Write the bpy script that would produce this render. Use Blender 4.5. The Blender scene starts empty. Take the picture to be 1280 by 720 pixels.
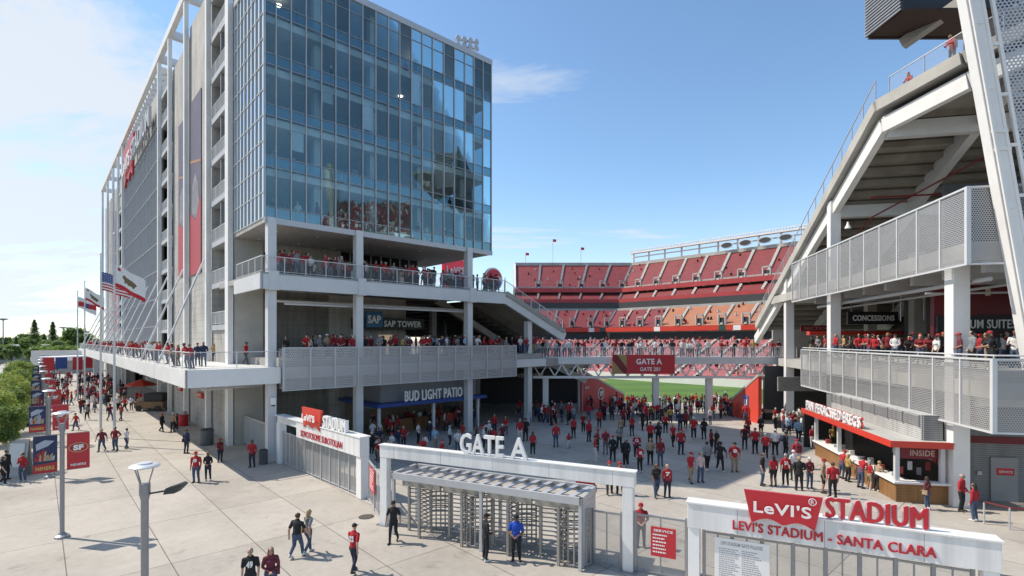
import bpy, bmesh, math, random
import numpy as np
from mathutils import Vector, Matrix
random.seed(7); RNG = random.Random(11)
S = bpy.context.scene; COL = S.collection; R = math.radians
# ---------------------------------------------------------------- camera, sky, sun, exposure
H = 8.3
cam = bpy.data.cameras.new('camera'); co = bpy.data.objects.new('camera', cam); COL.objects.link(co)
co.location = (0, 0, H); co.rotation_euler = (R(90), 0, 0)
cam.sensor_width = 36; cam.lens = 18.17; cam.shift_y = 0.0508; cam.clip_start = .1; cam.clip_end = 6000
S.camera = co
SUN_EL = R(50); to_sun = Vector((-.97*math.cos(SUN_EL), .22*math.cos(SUN_EL), math.sin(SUN_EL))).normalized()
W = bpy.data.worlds.new('World'); S.world = W; W.use_nodes = True
nt = W.node_tree; nt.nodes.clear()
def N(nt, t, **k):
    n = nt.nodes.new(t)
    for a, b in k.items(): setattr(n, a, b)
    return n
def math_n(nt, op, a, b=None, clamp=False):
    n = N(nt, 'ShaderNodeMath', operation=op, use_clamp=clamp)
    for i, x in enumerate((a, b)):
        if x is None: continue
        if isinstance(x, (int, float)): n.inputs[i].default_value = x
        else: nt.links.new(x, n.inputs[i])
    return n.outputs[0]
sky = N(nt, 'ShaderNodeTexSky', sky_type='NISHITA', sun_disc=False, sun_elevation=SUN_EL, sun_rotation=math.atan2(-.97, .22),
        air_density=1.0, dust_density=.25, ozone_density=1.2)
tc = N(nt, 'ShaderNodeTexCoord'); sx = N(nt, 'ShaderNodeSeparateXYZ'); nt.links.new(tc.outputs['Generated'], sx.inputs[0])
zz = math_n(nt, 'ADD', math_n(nt, 'MAXIMUM', sx.outputs[2], 0.0), .16)
cx = N(nt, 'ShaderNodeCombineXYZ')
nt.links.new(math_n(nt, 'DIVIDE', sx.outputs[0], zz), cx.inputs[0]); nt.links.new(math_n(nt, 'DIVIDE', sx.outputs[1], zz), cx.inputs[1])
mp = N(nt, 'ShaderNodeMapping'); mp.inputs['Rotation'].default_value = (0, 0, R(-28)); mp.inputs['Scale'].default_value = (.55, 1.25, 1); mp.inputs['Location'].default_value = (3.1, 1.7, 0)
nt.links.new(cx.outputs[0], mp.inputs[0])
n1 = N(nt, 'ShaderNodeTexNoise'); n1.inputs['Scale'].default_value = 1.15; n1.inputs['Detail'].default_value = 10; n1.inputs['Roughness'].default_value = .62; n1.inputs['Distortion'].default_value = .55
nt.links.new(mp.outputs[0], n1.inputs['Vector'])
lx = math_n(nt, 'MULTIPLY', math_n(nt, 'ADD', sx.outputs[0], .18), -.24)     # more cloud towards the left (west)
dens = math_n(nt, 'ADD', math_n(nt, 'ADD', n1.outputs[0], lx), .04)
cr = N(nt, 'ShaderNodeValToRGB'); cr.color_ramp.elements[0].position = .55; cr.color_ramp.elements[1].position = .67
nt.links.new(dens, cr.inputs[0])
mx = N(nt, 'ShaderNodeMix', data_type='RGBA'); hz = N(nt, 'ShaderNodeMapRange', interpolation_type='SMOOTHSTEP'); hz.inputs[1].default_value = -.02; hz.inputs[2].default_value = .30; hz.inputs[3].default_value = .42; hz.inputs[4].default_value = 0
nt.links.new(sx.outputs[2], hz.inputs[0])
nt.links.new(math_n(nt, 'MAXIMUM', math_n(nt, 'MULTIPLY', cr.outputs[0], .88), hz.outputs[0]), mx.inputs[0])
tint = N(nt, 'ShaderNodeMix', data_type='RGBA', blend_type='MULTIPLY'); tint.inputs[0].default_value = 1; tint.inputs[7].default_value = (.93, 1.05, 1.09, 1); nt.links.new(sky.outputs[0], tint.inputs[6])
nt.links.new(tint.outputs[2], mx.inputs[6]); mx.inputs[7].default_value = (4.35, 4.6, 4.85, 1)
bg = N(nt, 'ShaderNodeBackground'); bg.inputs[1].default_value = .15
out = N(nt, 'ShaderNodeOutputWorld'); nt.links.new(mx.outputs[2], bg.inputs[0]); nt.links.new(bg.outputs[0], out.inputs[0])
sl = bpy.data.lights.new('sun', 'SUN'); sl.energy = 4.1; sl.angle = R(.5); sl.color = (1, .91, .79)
so = bpy.data.objects.new('sun', sl); COL.objects.link(so); so.rotation_euler = (-to_sun).to_track_quat('-Z', 'Y').to_euler(); so.location = (-60, 0, 80)
vs = S.view_settings; vs.view_transform = 'Standard'; vs.look = 'None'; vs.gamma = 1; vs.exposure = .34; vs.use_curve_mapping = False
S.render.engine = 'CYCLES'; cy = S.cycles
cy.max_bounces = 6; cy.diffuse_bounces = 3; cy.glossy_bounces = 3; cy.transparent_max_bounces = 16; cy.transmission_bounces = 4
cy.use_denoising = True; cy.caustics_reflective = False; cy.caustics_refractive = False
# ---------------------------------------------------------------- materials
MATS = {}
def mat(name, col, rough=.6, metal=0, var=.12, scale=1.5, bump=0, bscale=30, coat=0, spec=.5, emit=0):
    if name in MATS: return MATS[name]
    m = bpy.data.materials.new(name); m.use_nodes = True; t = m.node_tree; p = t.nodes['Principled BSDF']
    p.inputs['Roughness'].default_value = rough; p.inputs['Metallic'].default_value = metal; p.inputs['Specular IOR Level'].default_value = spec
    p.inputs['Base Color'].default_value = (*col, 1)
    if coat: p.inputs['Coat Weight'].default_value = coat
    if emit: p.inputs['Emission Color'].default_value = (*col, 1); p.inputs['Emission Strength'].default_value = emit
    if var:
        g = N(t, 'ShaderNodeTexCoord'); n = N(t, 'ShaderNodeTexNoise'); n.inputs['Scale'].default_value = scale; n.inputs['Detail'].default_value = 6; n.inputs['Roughness'].default_value = .65
        t.links.new(g.outputs['Object'], n.inputs['Vector'])
        r = N(t, 'ShaderNodeMapRange'); r.inputs[1].default_value = .3; r.inputs[2].default_value = .7; r.inputs[3].default_value = 1-var; r.inputs[4].default_value = 1+var*.6
        t.links.new(n.outputs[0], r.inputs[0])
        mu = N(t, 'ShaderNodeMix', data_type='RGBA', blend_type='MULTIPLY'); mu.inputs[0].default_value = 1; mu.inputs[6].default_value = (*col, 1)
        t.links.new(r.outputs[0], mu.inputs[7]); t.links.new(mu.outputs[2], p.inputs['Base Color'])
        rr = N(t, 'ShaderNodeMapRange'); rr.inputs[3].default_value = max(.03, rough-.1); rr.inputs[4].default_value = min(1, rough+.1)
        t.links.new(n.outputs[0], rr.inputs[0]); t.links.new(rr.outputs[0], p.inputs['Roughness'])
    if bump:
        g = N(t, 'ShaderNodeTexCoord'); n = N(t, 'ShaderNodeTexNoise'); n.inputs['Scale'].default_value = bscale; n.inputs['Detail'].default_value = 4
        b = N(t, 'ShaderNodeBump'); b.inputs['Strength'].default_value = bump; b.inputs['Distance'].default_value = .02
        t.links.new(g.outputs['Object'], n.inputs['Vector']); t.links.new(n.outputs[0], b.inputs['Height']); t.links.new(b.outputs[0], p.inputs['Normal'])
    MATS[name] = m; return m
def line_mask(t, src, pitch, off, width):
    a = math_n(t, 'ADD', math_n(t, 'DIVIDE', src, pitch), off)
    f = math_n(t, 'SUBTRACT', math_n(t, 'FRACT', a), .5)
    return math_n(t, 'LESS_THAN', math_n(t, 'ABSOLUTE', f), width/pitch/2)
def panel_mat(name, col, ax, px, py, joint=.03, dark=.55, rough=.8, stain=.25, ox=.5, oy=.5):
    """cast concrete / cladding with joints along object axis ax and height"""
    if name in MATS: return MATS[name]
    m = mat(name, col, rough, 0, stain, .45, .12, 14); t = m.node_tree; p = t.nodes['Principled BSDF']
    g = N(t, 'ShaderNodeTexCoord'); s = N(t, 'ShaderNodeSeparateXYZ'); t.links.new(g.outputs['Object'], s.inputs[0])
    j = math_n(t, 'MAXIMUM', line_mask(t, s.outputs[ax], px, ox, joint), line_mask(t, s.outputs[2], py, oy, joint))
    # vertical weather streaks and per-board tone
    mpn = N(t, 'ShaderNodeMapping'); mpn.inputs['Scale'].default_value = (1.8, 1.8, .1); t.links.new(g.outputs['Object'], mpn.inputs[0])
    n = N(t, 'ShaderNodeTexNoise'); n.inputs['Scale'].default_value = 1.6; n.inputs['Detail'].default_value = 5; t.links.new(mpn.outputs[0], n.inputs['Vector'])
    st = N(t, 'ShaderNodeMapRange'); st.inputs[1].default_value = .35; st.inputs[2].default_value = .7; st.inputs[3].default_value = 1.06; st.inputs[4].default_value = .78; t.links.new(n.outputs[0], st.inputs[0])
    src = p.inputs['Base Color'].links[0].from_socket
    m1 = N(t, 'ShaderNodeMix', data_type='RGBA', blend_type='MULTIPLY'); m1.inputs[0].default_value = 1; t.links.new(src, m1.inputs[6]); t.links.new(st.outputs[0], m1.inputs[7])
    m2 = N(t, 'ShaderNodeMix', data_type='RGBA', blend_type='MULTIPLY'); t.links.new(j, m2.inputs[0]); t.links.new(m1.outputs[2], m2.inputs[6]); m2.inputs[7].default_value = (dark, dark, dark, 1)
    t.links.new(m2.outputs[2], p.inputs['Base Color']); return m
def perf_mat(name, col, ax, pitch=.13, hole=.36, rough=.45, metal=.3):
    """perforated sheet metal: staggered round holes really let light through"""
    if name in MATS: return MATS[name]
    m = mat(name, col, rough, metal, .08, .8); t = m.node_tree; p = t.nodes['Principled BSDF']; o = t.nodes['Material Output']
    g = N(t, 'ShaderNodeTexCoord'); s = N(t, 'ShaderNodeSeparateXYZ'); t.links.new(g.outputs['Object'], s.inputs[0])
    b = math_n(t, 'DIVIDE', s.outputs[2], pitch*.866); row = math_n(t, 'FLOOR', b)
    a = math_n(t, 'ADD', math_n(t, 'DIVIDE', s.outputs[ax], pitch), math_n(t, 'MULTIPLY', math_n(t, 'MODULO', row, 2), .5))
    fa = math_n(t, 'SUBTRACT', math_n(t, 'FRACT', a), .5); fb = math_n(t, 'MULTIPLY', math_n(t, 'SUBTRACT', math_n(t, 'FRACT', b), .5), .866)
    d = math_n(t, 'SQRT', math_n(t, 'ADD', math_n(t, 'MULTIPLY', fa, fa), math_n(t, 'MULTIPLY', fb, fb)))
    k = math_n(t, 'LESS_THAN', d, hole)
    tr = N(t, 'ShaderNodeBsdfTransparent'); mxs = N(t, 'ShaderNodeMixShader'); t.links.new(k, mxs.inputs[0]); t.links.new(p.outputs[0], mxs.inputs[1]); t.links.new(tr.outputs[0], mxs.inputs[2]); t.links.new(mxs.outputs[0], o.inputs[0])
    return m
def wire_mat(name, col, thru=.7):
    if name in MATS: return MATS[name]
    m = mat(name, col, .5, .3, 0); t = m.node_tree; p = t.nodes['Principled BSDF']; o = t.nodes['Material Output']
    tr = N(t, 'ShaderNodeBsdfTransparent'); mxs = N(t, 'ShaderNodeMixShader'); mxs.inputs[0].default_value = thru
    t.links.new(p.outputs[0], mxs.inputs[1]); t.links.new(tr.outputs[0], mxs.inputs[2]); t.links.new(mxs.outputs[0], o.inputs[0]); return m
def glass_mat(name, tint, refl=.3, rcol=(.8, .9, 1), wob=0.):
    if name in MATS: return MATS[name]
    m = bpy.data.materials.new(name); m.use_nodes = True; t = m.node_tree; t.nodes.clear(); o = N(t, 'ShaderNodeOutputMaterial')
    tr = N(t, 'ShaderNodeBsdfTransparent'); tr.inputs[0].default_value = (*tint, 1)
    gl = N(t, 'ShaderNodeBsdfGlossy'); gl.inputs['Color'].default_value = (*rcol, 1); gl.inputs['Roughness'].default_value = .02
    if wob:
        g = N(t, 'ShaderNodeTexCoord'); n = N(t, 'ShaderNodeTexNoise'); n.inputs['Scale'].default_value = .5; n.inputs['Detail'].default_value = 1; b = N(t, 'ShaderNodeBump'); b.inputs['Strength'].default_value = wob; b.inputs['Distance'].default_value = .1
        t.links.new(g.outputs['Object'], n.inputs['Vector']); t.links.new(n.outputs[0], b.inputs['Height']); t.links.new(b.outputs[0], gl.inputs['Normal'])
    lw = N(t, 'ShaderNodeFresnel'); lw.inputs[0].default_value = 1.5
    f = math_n(t, 'ADD', math_n(t, 'MULTIPLY', lw.outputs[0], .8), refl, True)
    ms = N(t, 'ShaderNodeMixShader'); t.links.new(f, ms.inputs[0]); t.links.new(tr.outputs[0], ms.inputs[1]); t.links.new(gl.outputs[0], ms.inputs[2]); t.links.new(ms.outputs[0], o.inputs[0])
    MATS[name] = m; return m
WHITE = mat('white_paint', (.78, .78, .77), .4, 0, .08, .6)
SIGNW = mat('sign_white', (.82, .82, .81), .4, 0, .05, .5)
OFFW = mat('pale_steel', (.62, .63, .64), .45, .1, .08, .7)
STEEL = mat('galvanised', (.36, .345, .32), .45, .35, .12, 2.5)
GREYM = mat('grey_metal', (.30, .31, .33), .42, .5, .1, 2)
LGREY = mat('light_grey_metal', (.5, .51, .53), .45, .3, .08, 1)
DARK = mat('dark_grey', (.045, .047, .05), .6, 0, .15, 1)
BLACK = mat('black', (.016, .016, .018), .55, 0, .1, 1)
RED = mat('sign_red', (.50, .022, .035), .42, 0, .06, .8)
DRED = mat('dark_red', (.17, .014, .02), .55, 0, .12, .8)
ORED = mat('bright_red', (.60, .05, .03), .45, 0, .06, .8)
NAVYB = mat('canopy_blue', (.02, .06, .26), .45, 0, .06, .8)
CONC = mat('concrete', (.36, .345, .32), .85, 0, .22, .5, .12, 18)
LCONC = mat('pale_concrete', (.45, .44, .41), .85, 0, .2, .4, .1, 18)
DCONC = mat('weathered_concrete', (.27, .25, .22), .9, 0, .3, .5, .15, 12)
BEAMW = panel_mat('beam_white', (.80, .80, .79), 0, 2.45, 60, .018, .45, .42, .10)
CWALL = panel_mat('wall_concrete_across', (.42, .405, .375), 0, 2.4, 1.2)
FWALL = panel_mat('wall_concrete_along', (.47, .46, .435), 1, 3.0, .6, .03, .62)
SOFF = panel_mat('soffit', (.42, .40, .38), 0, 1.5, 50, .02, .7, .6, .08)
CORR = panel_mat('corrugated_light', (.50, .50, .49), 1, 30, .11, .04, .6, .5, .08)
CORRX = panel_mat('corrugated_grey', (.26, .265, .27), 0, 30, .11, .04, .6, .5, .1)
WOOD = panel_mat('counter_wood', (.30, .15, .055), 1, 40, .14, .012, .4, .5, .2)
WOODX = panel_mat('counter_wood_across', (.30, .15, .055), 0, 40, .14, .012, .4, .5, .2)
PERFY = perf_mat('perforated_steel_along', (.50, .50, .50), 1, .105, .35)
PERFX = perf_mat('perforated_steel_across', (.46, .46, .47), 0, .105, .36)
PERFT = perf_mat('perforated_steel_tower', (.52, .52, .53), 0, .14, .30)
WIRE = wire_mat('rail_infill', (.5, .51, .53), .86)
FENCE = wire_mat('fence_mesh', (.40, .40, .38), .38)
FENCE2 = wire_mat('fence_mesh_open', (.42, .42, .41), .60)
GLASS = glass_mat('tower_glass', (.78, .93, .97), .10, (.60, .87, .93), .04)
SPAN = glass_mat('spandrel_glass', (.28, .44, .49), .24, (.55, .82, .88), .04)
GLASSL = glass_mat('side_glass', (.40, .52, .58), .30, (.80, .92, 1))
FGLASS = glass_mat('facade_glass', (.42, .47, .50), .2, (.7, .76, .8))
DGLASS = glass_mat('dark_glass', (.12, .14, .14), .08, (.8, .85, .85))
# ---------------------------------------------------------------- object helpers
REF = {}
def rot2(a, x, y): c, s = math.cos(a), math.sin(a); return (c*x-s*y, s*x+c*y)
TA = math.atan2(.676, .737)          # tower grid: local x runs along the glass front, local y along the long facade
RA = -math.atan2(.2, .98)            # stand grid on the right: local y runs along its side
GA = math.atan2(-.427, .904)         # gate line: local x runs along it
def T2W(v, u): return rot2(TA, v, u)
def R2W(x, y): return rot2(RA, x, y)
GO = (-5.7, 23.3)
def G2W(t, n=0): a = rot2(GA, t, n); return (GO[0]+a[0], GO[1]+a[1])
def W2F(ang, X, D): return rot2(-ang, X, D)
def GP(px, py, z=0.0):               # point of the photograph's pixel on the level z
    d = 646*(H-z)/(py-425); return ((px-640)/646*d, d)
def tag(o, label=None, cat=None, group=None, kind=None):
    if label: o['label'] = label
    if cat: o['category'] = cat
    if group: o['group'] = group
    if kind: o['kind'] = kind
    return o
def place(o, fr, base):
    a, off = fr; w = rot2(a, base[0], base[1]); o.location = (w[0]+off[0], w[1]+off[1], base[2]); o.rotation_euler = (0, 0, a)
FT = (TA, (0, 0)); FR = (RA, (0, 0)); FG = (GA, GO); F0 = (0., (0, 0))
def thing(name, label, cat, fr, base, group=None):
    o = bpy.data.objects.new(name, None); o.empty_display_size = .3; COL.objects.link(o); place(o, fr, base); REF[o] = base
    return tag(o, label, cat, group)
def copy_tree(o, parent=None):
    c = o.copy(); COL.objects.link(c)
    if parent: c.parent = parent
    for ch in list(o.children): copy_tree(ch, c)
    return c
_tcache = {}
def glyphs(s, bold=0., font_depth=.1):
    k = (s, bold)
    if k in _tcache: return _tcache[k]
    c = bpy.data.curves.new('t', 'FONT'); c.body = s; c.size = 1; c.extrude = .5; c.offset = bold; c.resolution_u = 3; c.space_character = 1.06
    o = bpy.data.objects.new('t', c); COL.objects.link(o); dg = bpy.context.evaluated_depsgraph_get(); me = bpy.data.meshes.new_from_object(o.evaluated_get(dg))
    v = [tuple(x.co) for x in me.vertices]; f = [tuple(p.vertices) for p in me.polygons]
    bpy.data.objects.remove(o); bpy.data.curves.remove(c); bpy.data.meshes.remove(me)
    xs = [a[0] for a in v]; ys = [a[1] for a in v]; x0, x1, y0, y1 = min(xs), max(xs), min(ys), max(ys)
    v = [((a[0]-x0)/(x1-x0), (a[1]-y0)/(y1-y0), a[2]) for a in v]
    _tcache[k] = (v, f); return v, f
class MB:
    def __init__(s): s.v = []; s.f = []; s.m = []
    def add(s, v, f, mi=0):
        n = len(s.v); s.v += [tuple(a) for a in v]; s.f += [tuple(i+n for i in q) for q in f]; s.m += [mi]*len(f); return s
    def box(s, x0, x1, y0, y1, z0, z1, mi=0):
        v = [(x, y, z) for x in (x0, x1) for y in (y0, y1) for z in (z0, z1)]
        return s.add(v, [(0, 1, 3, 2), (4, 6, 7, 5), (0, 4, 5, 1), (2, 3, 7, 6), (0, 2, 6, 4), (1, 5, 7, 3)], mi)
    def beam(s, p, q, w, h, mi=0, up=(0, 0, 1)):
        p = Vector(p); q = Vector(q); d = (q-p).normalized(); u = Vector(up)
        if abs(d.dot(u)) > .98: u = Vector((0, 1, 0))
        a = d.cross(u).normalized(); b = a.cross(d).normalized(); a *= w/2; b *= h/2
        v = [e+sa*a+sb*b for e in (p, q) for sa, sb in ((-1, -1), (1, -1), (1, 1), (-1, 1))]
        return s.add(v, [(0, 1, 2, 3), (7, 6, 5, 4), (0, 4, 5, 1), (1, 5, 6, 2), (2, 6, 7, 3), (3, 7, 4, 0)], mi)
    def tube(s, pts, r, n=8, mi=0, cap=True):
        pts = [Vector(p) for p in pts]; rs = r if isinstance(r, (list, tuple)) else [r]*len(pts); v = []; f = []
        for i, p in enumerate(pts):
            d = (pts[min(i+1, len(pts)-1)]-pts[max(i-1, 0)]).normalized(); u = Vector((0, 0, 1)) if abs(d.z) < .95 else Vector((1, 0, 0))
            a = d.cross(u).normalized(); b = a.cross(d)
            for k in range(n): t = 2*math.pi*k/n; v.append(p+(a*math.cos(t)+b*math.sin(t))*rs[i])
        for i in range(len(pts)-1):
            for k in range(n): k2 = (k+1) % n; f.append((i*n+k, i*n+k2, (i+1)*n+k2, (i+1)*n+k))
        if cap: f.append(tuple(range(n))); f.append(tuple(range((len(pts)-1)*n, len(pts)*n)))
        return s.add(v, f, mi)
    def lathe(s, prof, c=(0, 0, 0), n=20, mi=0):
        v = []; f = []
        for r, z in prof:
            for k in range(n): t = 2*math.pi*k/n; v.append((c[0]+r*math.cos(t), c[1]+r*math.sin(t), c[2]+z))
        for i in range(len(prof)-1):
            for k in range(n): k2 = (k+1) % n; f.append((i*n+k, i*n+k2, (i+1)*n+k2, (i+1)*n+k))
        f.append(tuple(range(n))); f.append(tuple(range((len(prof)-1)*n, len(prof)*n)))
        return s.add(v, f, mi)
    def prism(s, poly, ext, mi=0):     # poly: 3-D points in one plane, pushed along ext
        e = Vector(ext); n = len(poly); a = [Vector(p) for p in poly]; v = a+[p+e for p in a]
        f = [tuple(range(n)), tuple(range(2*n-1, n-1, -1))]+[(i, (i+1) % n, (i+1) % n+n, i+n) for i in range(n)]
        return s.add(v, f, mi)
    def text(s, t, o, xd, w, h, dep=.03, bold=.0, mi=0, up=(0, 0, 1), thick=0.):   # o: lower left corner of the lettering, pushed back along normal
        xd = Vector(xd).normalized(); up = Vector(up); nn = xd.cross(up); o = Vector(o); v, f = glyphs(t, bold)
        if thick:                                     # heavier strokes: the same letters set three times side by side
            for k, (a, b) in enumerate(((-1, -.5), (1, .5), (0, 0))): s.text(t, o+xd*(a*thick)+up*(b*thick)+nn*(.002*k), xd, w, h, dep, bold, mi, up)
            return s
        return s.add([o+xd*(a[0]*w)+up*(a[1]*h)+nn*(a[2]*dep+dep/2) for a in v], f, mi)
    def build(s, name, mats, parent=None, fr=None, base=None, smooth=False, bevel=0., hard=False):
        if not isinstance(mats, (list, tuple)): mats = [mats]
        b = base if base is not None else (REF[parent] if parent is not None else (0, 0, 0))
        me = bpy.data.meshes.new(name); me.from_pydata([(x-b[0], y-b[1], z-b[2]) for x, y, z in s.v], [], s.f); me.update()
        for m in mats: me.materials.append(m)
        me.polygons.foreach_set('material_index', s.m)
        bm = bmesh.new(); bm.from_mesh(me); bmesh.ops.recalc_face_normals(bm, faces=bm.faces)
        if bevel: bmesh.ops.bevel(bm, geom=bm.edges[:], offset=bevel, segments=1, affect='EDGES', clamp_overlap=True)
        bm.to_mesh(me); bm.free()
        if smooth: me.polygons.foreach_set('use_smooth', [True]*len(me.polygons))
        if smooth and hard: me.set_sharp_from_angle(angle=R(40))
        o = bpy.data.objects.new(name, me); COL.objects.link(o); REF[o] = b
        if parent is not None: o.parent = parent
        else: place(o, fr or F0, b)
        return o
def single(mb, name, mats, label, cat, fr=F0, base=(0, 0, 0), group=None, kind=None, **k):
    return tag(mb.build(name, mats, None, fr, base, **k), label, cat, group, kind)
def railing(mb, pts, h=1.1, post=1.6, mi=0, wi=1, r=.025, infill=True):
    """posts, top and bottom rail and infill along a polyline of floor points"""
    for a, b in zip(pts[:-1], pts[1:]):
        a = Vector(a); b = Vector(b); L = (b-a).length; n = max(1, round(L/post)); up = Vector((0, 0, h))
        for i in range(n+1): p = a.lerp(b, i/n); mb.beam(p, p+up, .05, .05, mi)
        mb.beam(a+up, b+up, .06, .05, mi); mb.beam(a+Vector((0, 0, .1)), b+Vector((0, 0, .1)), .03, .03, mi)
        if infill: mb.add([a+Vector((0, 0, .12)), b+Vector((0, 0, .12)), b+Vector((0, 0, h-.05)), a+Vector((0, 0, h-.05))], [(0, 1, 2, 3)], wi)
# ---------------------------------------------------------------- ground and field
def paving():
    m = bpy.data.materials.new('paving'); m.use_nodes = True; t = m.node_tree; p = t.nodes['Principled BSDF']; p.inputs['Roughness'].default_value = .82
    g = N(t, 'ShaderNodeTexCoord'); s = N(t, 'ShaderNodeSeparateXYZ'); t.links.new(g.outputs['Object'], s.inputs[0])
    j = math_n(t, 'MAXIMUM', line_mask(t, s.outputs[0], 2.9, .5-.75/2.9, .036), line_mask(t, s.outputs[1], 5.6, .5-28.3/5.6, .036))
    cellx = math_n(t, 'FLOOR', math_n(t, 'ADD', math_n(t, 'DIVIDE', s.outputs[0], 2.9), -.75/2.9)); celly = math_n(t, 'FLOOR', math_n(t, 'ADD', math_n(t, 'DIVIDE', s.outputs[1], 5.6), -28.3/5.6))
    c = N(t, 'ShaderNodeCombineXYZ'); t.links.new(cellx, c.inputs[0]); t.links.new(celly, c.inputs[1])
    wn = N(t, 'ShaderNodeTexWhiteNoise', noise_dimensions='2D'); t.links.new(c.outputs[0], wn.inputs[0])
    def noise(sc, d, r=.6):
        n = N(t, 'ShaderNodeTexNoise'); n.inputs['Scale'].default_value = sc; n.inputs['Detail'].default_value = d; n.inputs['Roughness'].default_value = r; t.links.new(g.outputs['Object'], n.inputs['Vector']); return n.outputs[0]
    a = math_n(t, 'ADD', math_n(t, 'MULTIPLY', wn.outputs[0], .09), math_n(t, 'MULTIPLY', noise(.22, 5), .42))
    a = math_n(t, 'ADD', a, math_n(t, 'MULTIPLY', noise(3.2, 6, .7), .22)); a = math_n(t, 'ADD', a, math_n(t, 'MULTIPLY', noise(60, 2), .14))
    cr = N(t, 'ShaderNodeValToRGB'); e = cr.color_ramp.elements; e[0].position = .28; e[0].color = (.29, .265, .228, 1); e[1].position = .60; e[1].color = (.52, .482, .425, 1); t.links.new(a, cr.inputs[0])
    sp = N(t, 'ShaderNodeTexVoronoi'); sp.inputs['Scale'].default_value = .55; t.links.new(g.outputs['Object'], sp.inputs['Vector'])
    sp2 = N(t, 'ShaderNodeTexVoronoi'); sp2.inputs['Scale'].default_value = 2.3; t.links.new(g.outputs['Object'], sp2.inputs['Vector'])
    gum = math_n(t, 'MULTIPLY', math_n(t, 'LESS_THAN', sp2.outputs['Distance'], .07), .5)
    stain = N(t, 'ShaderNodeMapRange', interpolation_type='SMOOTHSTEP'); stain.inputs[1].default_value = .56; stain.inputs[2].default_value = .72; stain.inputs[4].default_value = .42; t.links.new(noise(.6, 8, .72), stain.inputs[0])
    spot = math_n(t, 'MAXIMUM', math_n(t, 'MAXIMUM', math_n(t, 'MULTIPLY', math_n(t, 'LESS_THAN', sp.outputs['Distance'], .055), .4), gum), stain.outputs[0])
    m1 = N(t, 'ShaderNodeMix', data_type='RGBA', blend_type='MULTIPLY'); t.links.new(spot, m1.inputs[0]); t.links.new(cr.outputs[0], m1.inputs[6]); m1.inputs[7].default_value = (.3, .28, .25, 1)
    m2 = N(t, 'ShaderNodeMix', data_type='RGBA', blend_type='MULTIPLY'); t.links.new(j, m2.inputs[0]); t.links.new(m1.outputs[2], m2.inputs[6]); m2.inputs[7].default_value = (.36, .34, .32, 1)
    t.links.new(m2.outputs[2], p.inputs['Base Color'])
    b = N(t, 'ShaderNodeBump'); b.inputs['Strength'].default_value = .15; b.inputs['Distance'].default_value = .01; t.links.new(noise(40, 4), b.inputs['Height']); t.links.new(b.outputs[0], p.inputs['Normal'])
    return m
mb = MB(); mb.add([(-9, -60, 0), (95, -60, 0), (95, 400, 0), (-9, 400, 0)], [(0, 1, 2, 3)])
tag(mb.build('plaza_paving', paving(), None, FT, (0, 0, 0)), kind='structure')
mb = MB(); mb.add([(-3000, -3000, -.06), (3000, -3000, -.06), (3000, 4000, -.06), (-3000, 4000, -.06)], [(0, 1, 2, 3)])
tag(mb.build('ground', mat('dry_ground', (.20, .19, .15), .95, 0, .3, .05)), kind='structure')
mb = MB(); mb.add([(-60, 60, .004), (-9, 60, .004), (-9, 400, .004), (-60, 400, .004)], [(0, 1, 2, 3)])
tag(mb.build('car_park', mat('asphalt', (.11, .11, .11), .9, 0, .2, .3), None, FT, (0, 0, 0)), kind='structure')
def turf():
    m = mat('turf', (.072, .155, .024), .9, 0, .18, .25, .3, 25); t = m.node_tree; p = t.nodes['Principled BSDF']
    g = N(t, 'ShaderNodeTexCoord'); s = N(t, 'ShaderNodeSeparateXYZ'); t.links.new(g.outputs['Object'], s.inputs[0])
    k = math_n(t, 'LESS_THAN', math_n(t, 'FRACT', math_n(t, 'DIVIDE', s.outputs[1], 11)), .5)
    src = p.inputs['Base Color'].links[0].from_socket
    m2 = N(t, 'ShaderNodeMix', data_type='RGBA', blend_type='MULTIPLY'); t.links.new(k, m2.inputs[0]); t.links.new(src, m2.inputs[6]); m2.inputs[7].default_value = (1.28, 1.18, 1.1, 1); t.links.new(m2.outputs[2], p.inputs['Base Color']); return m
mb = MB(); mb.add([(0, 72, .012), (62, 62, .012), (40, 160, .012), (-5, 160, .012)], [(0, 1, 2, 3)])
tag(mb.build('field', turf()), kind='structure')
mb = MB(); n = 26
mb.add([(13+5.0*math.cos(2*math.pi*i/n)*1.4, 108+5.0*math.sin(2*math.pi*i/n), .02) for i in range(n)], [tuple(range(n))])
tag(mb.build('field_dirt', mat('infield_dirt', (.30, .16, .09), .95, 0, .2, .5)), kind='structure')
# ---------------------------------------------------------------- far seating bowl
SEAT = [mat('seats_red', (.215, .03, .032), .6, 0, .25, .5), mat('seats_pink', (.42, .13, .13), .6, 0, .35, 1.5), mat('seats_orange', (.42, .17, .085), .6, 0, .15, .5)]
for m_ in SEAT:                                     # rows: a strip of concrete shows behind every row of seats
    t_ = m_.node_tree; p_ = t_.nodes['Principled BSDF']; g_ = N(t_, 'ShaderNodeTexCoord'); s_ = N(t_, 'ShaderNodeSeparateXYZ'); t_.links.new(g_.outputs['Object'], s_.inputs[0])
    q_ = N(t_, 'ShaderNodeMix', data_type='RGBA', blend_type='MIX'); t_.links.new(math_n(t_, 'MULTIPLY', math_n(t_, 'LESS_THAN', math_n(t_, 'FRACT', math_n(t_, 'DIVIDE', s_.outputs[2], .52)), .22), .5), q_.inputs[0]); t_.links.new(p_.inputs['Base Color'].links[0].from_socket, q_.inputs[6]); q_.inputs[7].default_value = (.13, .08, .075, 1); t_.links.new(q_.outputs[2], p_.inputs['Base Color'])
bowl = thing('seating_bowl', 'red tiered stadium bowl beyond the green field, under open sky', 'stand', F0, (44, 190, 0))
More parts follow.
